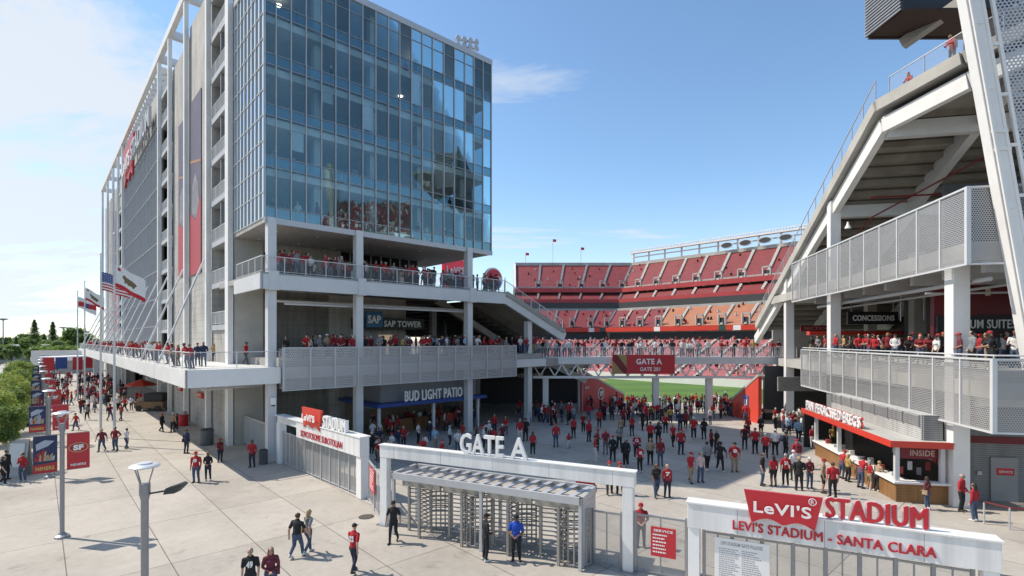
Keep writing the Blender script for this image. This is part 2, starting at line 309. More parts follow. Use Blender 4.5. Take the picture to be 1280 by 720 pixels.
T0 = Vector((1, 190)); T1 = Vector((44, 190)); T2 = Vector((44+.676*78, 190-.737*78)); NM = Vector((-.44, -1)); N1 = Vector((0, -1)); N2 = Vector((-.737, -.676))
def bp(seg, f, r, z):
    a, b = (T0+N1*r, T1+NM*r) if seg == 0 else (T1+NM*r, T2+N2*r); p = a.lerp(b, f); return (p.x, p.y, z)
CUT = [[0, .22, .42, .62, .82, 1.0], [0, .09, .185, .28, .375, .47, .565, .66, .78, .9, 1]]
TIER = [('upper', 0, 35.6, 16, 25.4, 16, 0), ('club', 15.4, 23.9, 20, 21.6, 4, 0), ('mezz', 24, 17.7, 36, 12.0, 12, 0), ('field', 40, 8.4, 70, 1.3, 20, 1)]
def strip(mb, seg, f0, f1, r0, z0, r1, z1, n):
    for i in range(n):
        ra = r0+(r1-r0)*i/n; rb = r0+(r1-r0)*(i+1)/n; za = z0+(z1-z0)*i/n; zb = z0+(z1-z0)*(i+1)/n
        mb.add([bp(seg, f0, ra, za), bp(seg, f1, ra, za), bp(seg, f1, rb, za), bp(seg, f0, rb, za)], [(0, 1, 2, 3)])
        mb.add([bp(seg, f0, rb, za), bp(seg, f1, rb, za), bp(seg, f1, rb, zb), bp(seg, f0, rb, zb)], [(0, 1, 2, 3)])
for nm, r0, z0, r1, z1, n, mi in TIER:
    for seg in (0, 1):
        for k, (f0, f1) in enumerate(zip(CUT[seg][:-1], CUT[seg][1:])):
            w = .009 if seg == 0 else .0055
            mb = MB(); mb.add([bp(seg, f0+w, r0, z0), bp(seg, f1-w, r0, z0), bp(seg, f1-w, r1, z1), bp(seg, f0+w, r1, z1)], [(0, 1, 2, 3)])
            mm = SEAT[mi]
            if nm == 'mezz' and seg == 1 and k >= 3: mm = SEAT[2]
            mb.build('seating_section', mm, bowl)
            mb = MB(); strip(mb, seg, f1-w, f1+w, r0, z0+.15, r1, z1+.15, n); mb.build('aisle', mat('aisle_pale', (.58, .57, .54), .8, 0, .15, .5), bowl)
            if nm in ('upper', 'mezz'):                       # vomitory mouth with pale surround at the foot of the aisle
                a = Vector(bp(seg, f1, r1-.6, z1+.2)); b = Vector(bp(seg, f1-2.6*w, r1-.6, z1+.2)); c = Vector(bp(seg, f1+2.6*w, r1-.6, z1+.2))
                mb = MB(); mb.beam(b, b+Vector((0, 0, 2.6)), .35, .5); mb.beam(c, c+Vector((0, 0, 2.6)), .35, .5); mb.beam(b+Vector((0, 0, 2.6)), c+Vector((0, 0, 2.6)), .4, .4)
                mb.beam(b+Vector((0, .3, .9)), c+Vector((0, .3, .9)), .1, 1.6, 1); mb.build('vomitory', [LCONC, DARK], bowl)
def band(mb, r, z0, z1, dep, mi=0, segs=(0, 1)):
    for seg in segs:
        p = [bp(seg, 0, r, z0), bp(seg, 1, r, z0), bp(seg, 1, r, z1), bp(seg, 0, r, z1)]; q = [bp(seg, 0, r-dep, z0), bp(seg, 1, r-dep, z0), bp(seg, 1, r-dep, z1), bp(seg, 0, r-dep, z1)]
        mb.add(p+q, [(0, 1, 2, 3), (4, 5, 6, 7), (0, 1, 5, 4), (3, 2, 6, 7), (0, 3, 7, 4), (1, 2, 6, 5)], mi)
mb = MB(); band(mb, 16.6, 24.3, 25.7, .5); band(mb, 20.6, 20.5, 21.7, .5); mb.build('fascia', mat('fascia_red', (.42, .05, .055), .5, 0, .2, .6), bowl)
mb = MB(); band(mb, 15.5, 25.7, 26.3, .3); band(mb, 22.6, 17.6, 18.5, 1.2); band(mb, .3, 35.6, 36.7, .5); mb.build('parapet', LCONC, bowl)
mb = MB(); band(mb, 21, 18.4, 20.5, 4); band(mb, 36.2, 8.4, 10.6, 3); band(mb, 14.6, 22, 24.3, 2); mb.build('suites', DARK, bowl)
mb = MB(); rr = random.Random(3)
for seg, n in ((0, 16), (1, 34)):
    for i in range(n):
        mi = rr.choice([0, 0, 0, 1, 0, 2]) if i % 2 else 0
        a = [bp(seg, i/n, 37.2, 10.7), bp(seg, (i+1)/n, 37.2, 10.7), bp(seg, (i+1)/n, 37.2, 11.9), bp(seg, i/n, 37.2, 11.9)]; b = [(x, y+.4, z) for x, y, z in a]
        mb.add(a+b, [(0, 1, 2, 3), (4, 5, 6, 7), (0, 1, 5, 4), (3, 2, 6, 7), (0, 3, 7, 4), (1, 2, 6, 5)], mi)
mb.build('ribbon_board', [ORED, SIGNW, mat('board_green', (.03, .09, .07), .4)], bowl)
mb = MB(); band(mb, 70.5, -.3, 1.4, .3); mb.build('field_wall', SIGNW, bowl)
mb = MB(); band(mb, -.4, -.3, 35.6, .6); e = [bp(0, 0, 0, 0), bp(0, 0, 0, 35.6), bp(0, 0, 16, 25.4), bp(0, 0, 16, 21), bp(0, 0, 24, 17.6), bp(0, 0, 36, 12), bp(0, 0, 40, 8.4), bp(0, 0, 70, 0)]
mb.prism(e, (-.6, 0, 0)); mb.build('outer_wall', LCONC, bowl)
mb = MB(); mb.beam(bp(0, 0, -.2, 36.2), bp(0, 0, 16.6, 25.3), .7, 1.0); mb.build('end_beam', WHITE, bowl)
# light rail over the long side
mb = MB()
for i in range(13):
    f = i/12*.98+.01; a = Vector(bp(1, f, -.5, 36)); b = a+Vector((-1.5, -1.4, 5.2)); mb.beam(a, a+Vector((0, 0, 3.8)), .5, .5)
mb.beam(Vector(bp(1, 0, .5, 40.0)), Vector(bp(1, 1, .5, 40.0)), 1.8, .5); mb.beam(Vector(bp(1, 0, -.5, 38.6)), Vector(bp(1, 1, -.5, 38.6)), .4, .35); mb.beam(Vector(bp(1, 0, .9, 41.0)), Vector(bp(1, 1, .9, 41.0)), .2, .2)
for i in range(96):
    f = i/95; a = Vector(bp(1, f, .6, 40.2)); mb.beam(a, a+Vector((0, 0, .9)), .22, .22)
mb.build('light_rail', WHITE, bowl)
mb = MB()
for i in range(4):
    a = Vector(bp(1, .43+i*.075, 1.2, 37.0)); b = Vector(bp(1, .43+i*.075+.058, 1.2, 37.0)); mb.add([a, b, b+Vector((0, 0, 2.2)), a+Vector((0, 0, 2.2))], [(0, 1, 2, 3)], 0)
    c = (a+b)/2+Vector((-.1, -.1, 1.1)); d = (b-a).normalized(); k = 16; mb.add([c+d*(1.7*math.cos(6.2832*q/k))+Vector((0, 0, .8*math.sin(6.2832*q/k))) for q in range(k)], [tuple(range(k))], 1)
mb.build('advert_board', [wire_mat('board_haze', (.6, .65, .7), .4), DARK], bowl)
for i, (px, hh) in enumerate(((657, 4.0), (691, 9), (726, 6))):
    X = (px-640)/646*191; g = thing('flag_pole', ['short', 'tallest', 'middle height'][i]+' thin pole with small red flag on the far stand rim', 'flagpole', F0, (X, 191, 36.6), 'poles along the far stand rim')
    mb = MB(); mb.tube([(X, 191, 36.6), (X, 191, 36.6+hh)], .12, 6); mb.build('pole', WHITE, g)
    mb = MB(); mb.prism([(X, 191, 36.6+hh), (X+1.3, 190.8, 36.4+hh), (X+1.2, 190.9, 35.5+hh), (X, 191, 35.6+hh)], (0, .06, 0)); mb.build('pennant', RED, g)
# ---------------------------------------------------------------- tower
tower = thing('stadium_tower', 'tall stadium tower with glass box front, white piers and concrete long side', 'tower', FT, (11, 37.4, 0))
def tp(name, m, mb, parent=None, **k): return mb.build(name, m, parent or tower, **k)
PIERS = [45.4, 52.3, 61.6, 70.4, 77.4, 115, 122, 131, 142, 154]
for u in PIERS:
    w = .27 if u > 46 else .46
    mb = MB(); mb.box(10.98, 11.36, u-w, u+w, 0, 43); tp('pier', WHITE, mb)
mb = MB(); mb.box(10.9, 11.4, 44.9, 154.6, 43, 43.9); mb.box(16.5, 17.2, 45, 154.6, 43, 43.9)
for u in PIERS: mb.box(11.35, 16.5, u-.3, u+.3, 43.05, 43.9)
tp('roof_frame', WHITE, mb)
mb = MB()
for i in range(20): u = 78.5+i*1.9; mb.box(11.4, 16.5, u, u+.5, 42.2, 43.0)
tp('roof_slat', WHITE, mb)
mb = MB(); mb.box(11.5, 13.6, 52.0, 61.4, 0, 40.3); mb.box(11.5, 13.6, 61.8, 70.5, 0, 39.4); tp('concrete_wall', FWALL, mb)
mb = MB(); mb.box(14.2, 19.5, 45.9, 154, 0, 40); tp('rear_wall', CWALL, mb)
mb = MB(); mb.box(11.45, 13.6, 45.0, 45.9, 0, 43); tp('corner_wall', LCONC, mb)
for u0, u1 in ((45.95, 51.85), (70.85, 76.95)):
    for i in range(9):
        z = 9.6+i*3.62
        if z > 39: continue
        mb = MB(); mb.box(11.3, 14.15, u0, u1, z-.45, z); ld = tp('landing', LGREY, mb)
        mb = MB(); railing(mb, [(11.36, u0+.1, z), (11.36, u1-.1, z)], 1.1, 1.4)
        for k in range(36): yy = u0+.15+(u1-u0-.3)*k/35; mb.beam((11.36, yy, z+.1), (11.36, yy, z+1.08), .025, .025)
        mb.build('railing', [OFFW, WIRE], ld)
mb = MB(); mb.box(11.55, 11.75, 77.9, 114.5, 5, 36.0); tp('curtain_wall', mat('curtain_wall', (.15, .18, .21), .15, .0, .1, .2), mb)
mb = MB(); mb.box(11.36, 13, 77.9, 114.5, 36.05, 40.4); tp('facade_band', panel_mat('band_panels', (.48, .48, .47), 1, 60, .6, .08, .6), mb)
mb = MB()
for i in range(30): u = 77.9+36.6*i/29; mb.box(11.36, 11.56, u-.05, u+.05, 5, 36)
for i in range(9): z = 6.5+i*3.6; mb.box(11.42, 11.56, 77.9, 114.5, z-.06, z+.06)
tp('mullion', LGREY, mb)
mb = MB(); mb.box(11.7, 13, 115.4, 154, 0, 39); tp('end_wall', panel_mat('end_panels', (.42, .42, .42), 1, 2.2, 3.6, .12, .55), mb)
for i in range(10):
    z = 8+i*3.4; mb = MB(); mb.box(11.2, 11.7, 115.5, 121.5, z, z+.5); tp('balcony_edge', LGREY, mb)
# long glass posters on the concrete side
def poster(u0, u1, z0, z1, lab):
    g = thing('poster', lab, 'poster', FT, (11.45, (u0+u1)/2, z0), 'tall posters on the long concrete facade')
    hz = z1-z0
    def y(f): return z0+hz*f
    mb = MB(); mb.box(11.42, 11.49, u0, u1, z0, z1); mb.build('sheet', mat('poster_violet', (.12, .11, .17), .6, 0, .2, .5), g)
    mb = MB(); um = (u0+u1)/2
    mb.prism([(11.40, u0, y(0)), (11.40, u1, y(0)), (11.40, u1, y(.36)), (11.40, um, y(.30)), (11.40, u0, y(.42))], (.015, 0, 0), 0)
    mb.prism([(11.40, u0, y(.60)), (11.40, u1, y(.65)), (11.40, u1, y(.665)), (11.40, u0, y(.615))], (.015, 0, 0), 1)
    mb.prism([(11.40, u0+.6, y(.36)), (11.40, um, y(.31)), (11.40, u1-.6, y(.36)), (11.40, u1-1, y(.52)), (11.40, um, y(.57)), (11.40, u0+1, y(.5))], (.012, 0, 0), 2)
    mb.build('print', [mat('poster_red', (.42, .06, .075), .6, 0, .12, .6), mat('poster_orange', (.38, .21, .12), .6, 0, .1, 1), mat('poster_pale', (.24, .24, .27), .6, 0, .5, .9)], g)
poster(56.2, 60.8, 14.8, 32.3, 'tall violet and red poster beside the nearer pier of the concrete facade'); poster(62.3, 66.9, 15.2, 31.8, 'tall violet and red poster behind the farther facade pier')
poster(123.2, 130.2, 10, 34, 'faded tall poster at the far end of the long facade')
# facade name sign
def batwing(mb, o, xd, w, h, dep, mi=0):
    """the red shield: straight top, tapered sides, two scalloped arcs below; o = bottom left of its box"""
    xd = Vector(xd).normalized(); nn = xd.cross(Vector((0, 0, 1))); o = Vector(o); P = [(0, 1), (1, 1), (.9, .02)]
    for i in range(1, 8): a = i/8; P.append((.9-.4*a, .02+.16*math.sin(math.pi*a)))
    P.append((.5, .06))
    for i in range(1, 8): a = i/8; P.append((.5-.4*a, .06-.04*a+.16*math.sin(math.pi*a)))
    P.append((.1, .02)); mb.prism([o+xd*(x*w)+Vector((0, 0, y*h)) for x, y in P], -nn*dep, mi)
g = thing('facade_sign', 'red shield and white block letters high on the long facade', 'sign', FT, (11, 100, 35))
mb = MB(); batwing(mb, (11.1, 113.2, 34.6), (0, -1, 0), 12.4, 6.6, .4); mb.build('shield', RED, g)
mb = MB(); mb.text("LeVI'S", (10.9, 111.5, 36.4), (0, -1, 0), 9.2, 2.6, .2, .02); mb.build('lettering', SIGNW, g)
mb = MB(); mb.text('STADIUM', (10.95, 99.6, 36.2), (0, -1, 0), 18.0, 2.7, .35, .02); mb.build('letters', LGREY, g)
# deck
mb = MB(); mb.box(6.7, 11.5, 36.8, 152, 5.62, 6.4); mb.box(11.5, 38.5, 36.8, 46, 5.62, 6.4); tp('deck', mat('deck_white', (.70, .70, .68), .6, 0, .08, .5), mb)
mb = MB(); mb.box(6.6, 6.72, 36.6, 152, 5.35, 6.45); mb.box(6.6, 12.2, 36.6, 36.8, 5.35, 6.45); tp('deck_fascia', WHITE, mb)
mb = MB()
for u in [41+i*6 for i in range(18)]: mb.box(7, 11.4, u-.15, u+.15, 5.05, 5.6)
tp('deck_joist', OFFW, mb)
mb = MB(); railing(mb, [(12.2, 36.95, 6.4), (6.9, 36.95, 6.4), (6.9, 150, 6.4)], 1.12, 2.2); tp('deck_railing', [OFFW, WIRE], mb)
for u in PIERS[1:]+[84.5, 92, 99.5, 107]: mb = MB(); mb.tube([(6.8, u-3.5, 6.0), (11.1, u+1, 15.6)], .085, 8); tp('tie_rod', OFFW, mb)
# perforated balustrade
mb = MB(); mb.add([(12.3, 36.35, 4.9), (33.8, 36.35, 4.9), (33.8, 36.35, 7.7), (12.3, 36.35, 7.7)], [(0, 1, 2, 3)]); mb.add([(12.3, 36.35, 4.9), (12.3, 37.3, 4.9), (12.3, 37.3, 7.7), (12.3, 36.35, 7.7)], [(0, 1, 2, 3)]); mb.add([(33.8, 36.35, 4.9), (33.8, 40, 4.9), (33.8, 40, 7.7), (33.8, 36.35, 7.7)], [(0, 1, 2, 3)])
pf = tp('perforated_panel', PERFT, mb)
mb = MB(); n = 12
for i in range(n+1): v = 12.3+21.5*i/n; mb.box(v-.07, v+.07, 36.25, 36.42, 4.9, 7.7)
mb.box(12.2, 33.9, 36.26, 36.42, 7.7, 7.8); mb.box(12.2, 33.9, 36.26, 36.42, 4.82, 4.9); mb.build('panel_frame', LGREY, pf)
# columns
for v, zt in ((11.8, 16.7), (18.2, 16.7), (28.9, 16.7), (36.5, 10.2)):
    mb = MB(); mb.box(v-.28, v+.28, 37.1, 37.7, 0, zt); tp('column', OFFW, mb)
for v in (11.8, 18.2, 28.9):                        # bolted splice plates where the terrace beam meets the columns
    mb = MB(); mb.box(v-.33, v+.33, 36.68, 36.76, 11.7, 13.0)
    for a in (-.22, .22):
        for k in range(5): mb.box(v+a-.03, v+a+.03, 36.65, 36.69, 11.85+.22*k, 11.91+.22*k)
    tp('splice_plate', OFFW, mb)
mb = MB(); mb.box(12.4, 38, 36.95, 44.5, 6.42, 6.95); tp('viewing_step', CONC, mb)
for v, u in ((31.5, 47), (34.5, 45), (27, 52), (40, 50)):
    mb = MB(); mb.box(v-.28, v+.28, u-.28, u+.28, 0, 11.8); tp('column', LCONC, mb)
# lower walls
mb = MB(); mb.box(11.6, 27.5, 45.9, 46.4, 0, 12.4); mb.box(11.46, 11.6, 46, 51.8, 0, 9.2); tp('concrete_back_wall', CWALL, mb)
mb = MB(); mb.box(27.1, 27.5, 46.4, 60, 0, 11.8); mb.box(27.5, 46, 59.6, 60, 0, 5.6); mb.box(27.5, 48, 59.6, 60, 8.7, 13.2); tp('dark_enclosure', DARK, mb)  # dark enclosure, added to darken the space under the terrace
for v in (13.6, 17.2): mb = MB(); mb.box(v, v+1.3, 45.82, 45.9, 6.4, 8.6); tp('door', mat('tan_door', (.33, .25, .19), .5, 0, .08, 1), mb)
mb = MB(); mb.box(21.6, 28.6, 44.2, 45.8, 9.35, 10.4); cn = tp('entrance_canopy', DARK, mb)
mb = MB(); mb.text('SAP TOWER', (24.1, 44.18, 9.55), (1, 0, 0), 4.1, .6, .06, .02); mb.build('lettering', SIGNW, cn)
mb = MB(); mb.box(22.25, 23.9, 44.05, 44.2, 9.5, 10.95); lp = mb.build('logo_plate', mat('logo_blue', (.03, .16, .33), .4), cn); mb = MB(); mb.text('SAP', (22.4, 44.05, 9.85), (1, 0, 0), 1.3, .75, .04, .03); mb.build('lettering', SIGNW, cn)
mb = MB(); mb.box(24.6, 26.0, 45.8, 45.88, 6.4, 8.8); tp('lit_doorway', mat('lit_doorway', (.62, .45, .30), .5, emit=.35), mb)
mb = MB(); mb.tube([(13, 38.2, 10.9), (30, 38.2, 10.9)], .08); mb.tube([(13, 40, 11.2), (31, 40, 11.2)], .1); mb.tube([(7.8, 38, 5.1), (12, 40, 5.0)], .08); tp('pipe', OFFW, mb)
# terrace
mb = MB(); mb.box(11.0, 33, 36.95, 47.5, 12.5, 12.9); tr = tp('terrace', mat('terrace_concrete', (.40, .39, .37), .8, 0, .15, .6), mb)
mb = MB(); mb.box(11.0, 33, 36.75, 37.05, 11.75, 12.75); mb.box(10.9, 11.1, 36.75, 43, 11.75, 12.75); mb.build('edge_beam', OFFW, tr)
mb = MB(); railing(mb, [(11.1, 43, 12.9), (11.1, 36.95, 12.9), (33, 36.95, 12.9)], 1.1, 1.5); mb.build('railing', [OFFW, WIRE], tr)
mb = MB(); mb.box(11.6, 20.3, 45.2, 45.85, 12.9, 16.65); tp('terrace_wall', CWALL, mb)
mb = MB(); mb.box(20.3, 28.6, 45.5, 45.7, 12.9, 16.6)
gw = tp('terrace_glazing', DGLASS, mb); mb = MB(); mb.box(20.3, 28.6, 47.2, 47.4, 12.9, 16.6, 1)
for i in range(9): v = 20.3+8.3*i/8; mb.box(v-.05, v+.05, 45.4, 45.5, 12.9, 16.6)
mb.box(20.3, 28.6, 45.38, 45.48, 15.4, 15.52); mb.build('glazing_frame', [GREYM, BLACK], gw)
# stair from terrace down to the right
st0 = (33, 12.9); st1 = (41.2, 9.3)
mb = MB(); n = 18
for i in range(n):
    v = st0[0]+(st1[0]-st0[0])*i/n; z = st0[1]+(st1[1]-st0[1])*i/n; mb.box(v, v+(st1[0]-st0[0])/n+.02, 37.05, 44, z-.55, z)
sg = tp('stair', CONC, mb)
mb = MB(); mb.beam((33, 36.9, 12.25), (41.4, 36.9, 8.6), .28, 1.0); mb.beam((33, 36.75, 12.75), (41.3, 36.75, 9.2), .2, .45, 1); mb.build('stringer', [OFFW, CONC], sg)
mb = MB(); railing(mb, [(33, 36.95, 12.9), (41.2, 36.95, 9.3)], 1.1, 1.3); railing(mb, [(33, 44, 12.9), (41.2, 44, 9.3)], 1.1, 1.3); railing(mb, [(33, 37.05, 12.9), (33, 36.95, 13.5)], .8); mb.build('railing', [OFFW, WIRE], sg)
for i in range(4): mb = MB(); mb.beam((27.6+i*3.2, 40.5+i*4, 12.0), (36.6+i*3.2, 40.5+i*4, 7.6), .4, .6); tp('raker_beam', DCONC, mb)
mb = MB()
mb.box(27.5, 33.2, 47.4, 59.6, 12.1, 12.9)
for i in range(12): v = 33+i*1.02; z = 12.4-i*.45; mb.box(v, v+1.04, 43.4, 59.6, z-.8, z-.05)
tp('seating_underside', mat('shaded_concrete', (.09, .085, .08), .9, 0, .25, .5), mb)  # shade under the terrace is put into this dark colour
mb = MB(); mb.box(38.5, 44, 36.8, 46, 5.62, 6.4); mb.box(23, 46, 46, 60, 5.62, 6.4); tp('concourse_slab', CONC, mb)
# glass box
GX0, GX1, GY0, GY1, GZ0, GZ1 = 11.4, 31.6, 37.4, 49.0, 16.7, 34.3
mb = MB(); mb.box(GX0, GX1, GY0, GY1, GZ0-.35, GZ0); tp('soffit', SOFF, mb)
mb = MB(); mb.box(GX0-.1, GX1+.1, GY0-.1, GY1, GZ1, GZ1+.5); tp('roof_edge', LGREY, mb)
SH = 3.52
for k in range(12): mb = MB(); mb.lathe([(.1, 0), (.1, .03)], (13+(k % 6)*3.1, 40+(k//6)*4, GZ0-.38), 10); tp('downlight', SIGNW, mb)
for i in range(1, 5):
    z = GZ0+SH*i; mb = MB(); mb.box(GX0+.25, GX1-.3, GY0+.25, GY1-.2, z-.55, z-.05); tp('floor_slab', mat('floor_slab', (.55, .55, .55), .8), mb)
mb = MB(); mb.box(GX0+.3, 26.5, 46.4, 46.7, GZ0, GZ1); mb.box(GX0+.3, GX0+.4, 45.5, 46.4, GZ0, GZ1); tp('interior_wall', mat('interior_wall', (.50, .50, .50), .8, 0, .2, .6), mb)
mb = MB()
for v in (15.4, 19.9, 24.3, 28.9):
    mb.box(v-.3, v+.3, 38.2, 38.8, GZ0, GZ1)
tp('interior_column', LCONC, mb)
EDG = [0, .0487, .116, .182, .249, .311, .373, .431, .488, .545, .596, .647, .6945, .741, .788, .834, .878, .919, .96, 1]
EDG = []
for xp in (135, 172, 222, 272, 323, 370, 415, 460, 503, 545, 583, 622, 658, 693, 730, 765, 800, 830, 860, 888):
    k = (280+xp*.375-640)/646; EDG.append((k*.737*37.4+.676*37.4)/(.737-.676*k))
EDG = [GX0+(e-EDG[0])/(EDG[-1]-EDG[0])*(GX1-GX0) for e in EDG]
grr = random.Random(77)
for i in range(19):
    for j in range(5):
        z = GZ0+SH*j; a, b = EDG[i]+.03, EDG[i+1]-.03
        e_ = lambda: GY0+grr.uniform(-.0035, .0035)
        mb = MB(); mb.add([(a, e_(), z+.75), (b, e_(), z+.75), (b, e_(), z+SH), (a, e_(), z+SH)], [(0, 1, 2, 3)]); w = tp('window', GLASS, mb)
        if grr.random() < .05: hh = grr.uniform(.5, 2.2); mb = MB(); mb.box(a+.05, b-.05, GY0+.2, GY0+.22, z+SH-.62-hh, z+SH-.6); mb.build('blind', mat('blind_cloth', (.5, .52, .53), .8, 0, .1, 3), w)
        mb = MB(); mb.add([(a, GY0, z), (b, GY0, z), (b, GY0, z+.75), (a, GY0, z+.75)], [(0, 1, 2, 3)]); mb.build('spandrel', SPAN, w)
mb = MB()
for e in EDG: mb.box(e-.028, e+.028, GY0-.12, GY0+.05, GZ0, GZ1)
for j in range(5):
    z = GZ0+SH*j; mb.box(GX0, GX1, GY0-.05, GY0+.04, z-.03, z+.03, 1); mb.box(GX0, GX1, GY0-.05, GY0+.04, z+.72, z+.78, 1)
    if j == 4: mb.box(GX0, GX1, GY0-.05, GY0+.04, z+2.55, z+2.6, 1)
mb.box(GX0-.06, GX1+.06, GY0-.16, GY0+.02, GZ0-.4, GZ0); tp('glazing_bar', [LGREY, GREYM], mb)
for i in range(9):      # left side strips
    u0 = GY0+8*i/9; u1 = GY0+8*(i+1)/9
    mb = MB(); mb.add([(GX0, u0+.04, GZ0), (GX0, u1-.04, GZ0), (GX0, u1-.04, GZ1), (GX0, u0+.04, GZ1)], [(0, 1, 2, 3)]); w = tp('glass_strip', GLASSL, mb)
    mb = MB(); mb.box(GX0-.09, GX0+.05, u0-.04, u0+.04, GZ0, GZ1); mb.build('fin', OFFW, w)
mb = MB()
for j in range(11): z = GZ0+SH*j/2; mb.box(GX0-.05, GX0+.04, GY0, GY0+8, z-.04, z+.04)
tp('side_bar', LGREY, mb)
for j in range(5):     # right side glass
    z = GZ0+SH*j
    for k in range(4):
        u0 = GY0+11.6*k/4; mb = MB(); mb.add([(GX1, u0, z), (GX1, u0+2.86, z), (GX1, u0+2.86, z+SH), (GX1, u0, z+SH)], [(0, 1, 2, 3)]); tp('end_window', GLASSL, mb)
mb = MB()
for k in range(5): u0 = GY0+11.6*k/4; mb.box(GX1-.04, GX1+.06, u0-.04, u0+.04, GZ0, GZ1)
tp('end_bar', LGREY, mb)
mb = MB(); mb.box(GX0, 26.5, GY1-.2, GY1, GZ0, GZ1); tp('rear_cladding', GREYM, mb)
rr = random.Random(5)
mb = MB()
for z, v in ((GZ0+SH*4+2.9, 25.6), (GZ0+SH*3+2.9, 24), (GZ0+SH*4+2.9, 13.5)): mb.lathe([(.16, 0), (.22, .12)], (v, 41, z), 10)
tp('ceiling_lamp', mat('lamp_glow', (1, .85, .6), .5, emit=6, var=0), mb)
mb = MB()
for j in range(5):
    for k in range(7):
        v = 12.6+k*2.6+rr.random(); z = GZ0+SH*j+(.0 if j == 0 else -.05)
        mb.box(v, v+.9+rr.random()*.8, 39.6, 40.3, z+.65, z+.75); mb.box(v+.4, v+.5, 39.9, 40, z, z+.65)
tp('table', LCONC, mb)
# ground floor frontage under the deck: doors, signs
for (u, w, lab) in ((56.5, 2.2, 'red oblong sign over the nearer door under the white deck'), (66, 2.2, 'red oblong sign over the farther door under the white deck')):
    mb = MB(); mb.box(11.54, 11.6, u-1, u+1, 0, 2.4); tp('door', GREYM, mb)
    g = thing('door_sign', lab, 'sign', FT, (11.5, u, 2.8), 'red signs over the plaza doors'); mb = MB(); mb.box(11.3, 11.58, u-w/2, u+w/2, 2.8, 3.3); mb.build('panel', ORED, g)
    mb = MB(); mb.text('ENTRY', (11.29, u+.7, 2.92), (0, -1, 0), 1.4, .25, .02); mb.build('lettering', SIGNW, g)
g = thing('floodlight_bank', 'cluster of round floodlights on the tower roof edge', 'floodlights', FT, (29.8, 39, 34.8))
mb = MB(); mb.tube([(29.8, 39, 34.8), (29.8, 39, 36.8)], .1); mb.beam((28.6, 39, 35.7), (31.1, 39, 36.3), .12, .12); mb.beam((28.6, 39, 36.3), (31.1, 39, 36.9), .12, .12); mb.build('bracket', GREYM, g)
for i in range(4):
    for j in range(2):
        c = (28.8+.72*i, 38.9, 35.75+.17*i+.62*j); mb = MB(); mb.lathe([(.12, .3), (.3, .0), (.27, -.05)], (0, 0, 0), 12)
        mb.v = [(c[0]+x, c[1]+z*1.2-.1, c[2]+y) for x, y, z in mb.v]; mb.build('lamp', LGREY, g, smooth=True, hard=True)
# terrace signs
g = thing('red_screen_sign', 'square red sign with white letters behind the upper terrace crowd', 'sign', FT, (37.5, 51, 6.4))
mb = MB(); mb.box(35.7, 39.6, 51, 51.4, 14.6, 18.1); mb.build('panel', mat('screen_red', (.62, .02, .05), .35, 0, 0, emit=.25), g); mb = MB(); mb.text("LeVI'S", (36.1, 50.97, 16.4), (1, 0, 0), 2.7, .85, .06, .03); mb.build('lettering', SIGNW, g)
for v in (36, 39): mb = MB(); mb.box(v, v+.25, 51.1, 51.35, 6.4, 14.6); mb.build('post', GREYM, g)
g = thing('round_sign', 'round red, white and blue sign standing at the terrace stair head', 'sign', FT, (32.9, 38.5, 12.9))
def disc(rad, y, half=None, dy=.06, n=32, cz=14.25, cx=32.9):
    if half is None: pts = [(cx+rad*math.cos(6.28318*i/n), y, cz+rad*math.sin(6.28318*i/n)) for i in range(n)]
    else:
        wv = [(-1, .18), (-.6, .02), (-.2, .02), (.2, .22), (.6, .30), (1, .12)]; s = 1 if half == 'top' else -1
        off = .2*s
        edge = [(x*rad*.985, (yy-.12+off)*rad) for x, yy in wv]; a0 = math.atan2(edge[-1][1], edge[-1][0]); a1 = math.atan2(edge[0][1], edge[0][0])
        if s > 0: a1 = a1 if a1 > 0 else a1+6.28318
        else: a1 = a1 if a1 < 0 else a1-6.28318
        arc = [(rad*math.cos(a0+(a1-a0)*i/18), rad*math.sin(a0+(a1-a0)*i/18)) for i in range(1, 18)]
        pts = [(cx+x, y, cz+z) for x, z in edge+arc]
    m = MB(); m.prism(pts, (0, dy, 0)); return m
disc(1.14, 38.5, dy=.25).build('disc', SIGNW, g); disc(1.0, 38.46, 'top', .04).build('red_half', mat('roundel_red', (.66, .03, .05), .4), g); disc(1.0, 38.46, 'bot', .04).build('blue_half', mat('roundel_blue', (.03, .06, .42), .4), g)
mb = MB(); mb.box(32.8, 33, 38.55, 38.7, 12.9, 13.2); mb.build('post', GREYM, g)
# patio bar
bar = thing('patio_bar', 'grey patio bar with blue canopy and white lettering under the lower deck', 'bar', FT, (20, 38.8, 0))
mb = MB(); mb.box(20.9, 31, 38.9, 45.8, 3.1, 5.6); mb.build('upper_wall', mat('bar_grey', (.22, .235, .26), .6, 0, .1, .6), bar)
mb = MB(); mb.box(20, 31.4, 37.75, 45, 2.82, 3.1); mb.build('canopy', NAVYB, bar)
mb = MB(); mb.text('BUD LIGHT PATIO', (22.5, 37.78, 3.16), (1, 0, 0), 5.95, .9, .1, .02); mb.build('lettering', SIGNW, bar)
mb = MB(); mb.box(21, 31, 44.6, 45.8, 0, 2.8); mb.build('back_wall', mat('bar_back', (.20, .17, .13), .7, 0, .2, .8), bar)
mb = MB(); mb.box(21.6, 30.6, 41.5, 42.2, 0, 1.1); mb.build('counter', WOODX, bar)
for v in (20.5, 25.8, 30.8): mb = MB(); mb.box(v-.11, v+.11, 38.3, 38.52, 0, 2.82); mb.build('post', OFFW, bar)
for i in range(5): mb = MB(); mb.box(22+i*1.8, 23.3+i*1.8, 44.5, 44.6, 1.9, 2.6); mb.build('menu_board', [mat('menu', (.05, .09, .14), .3, emit=.15)], bar)
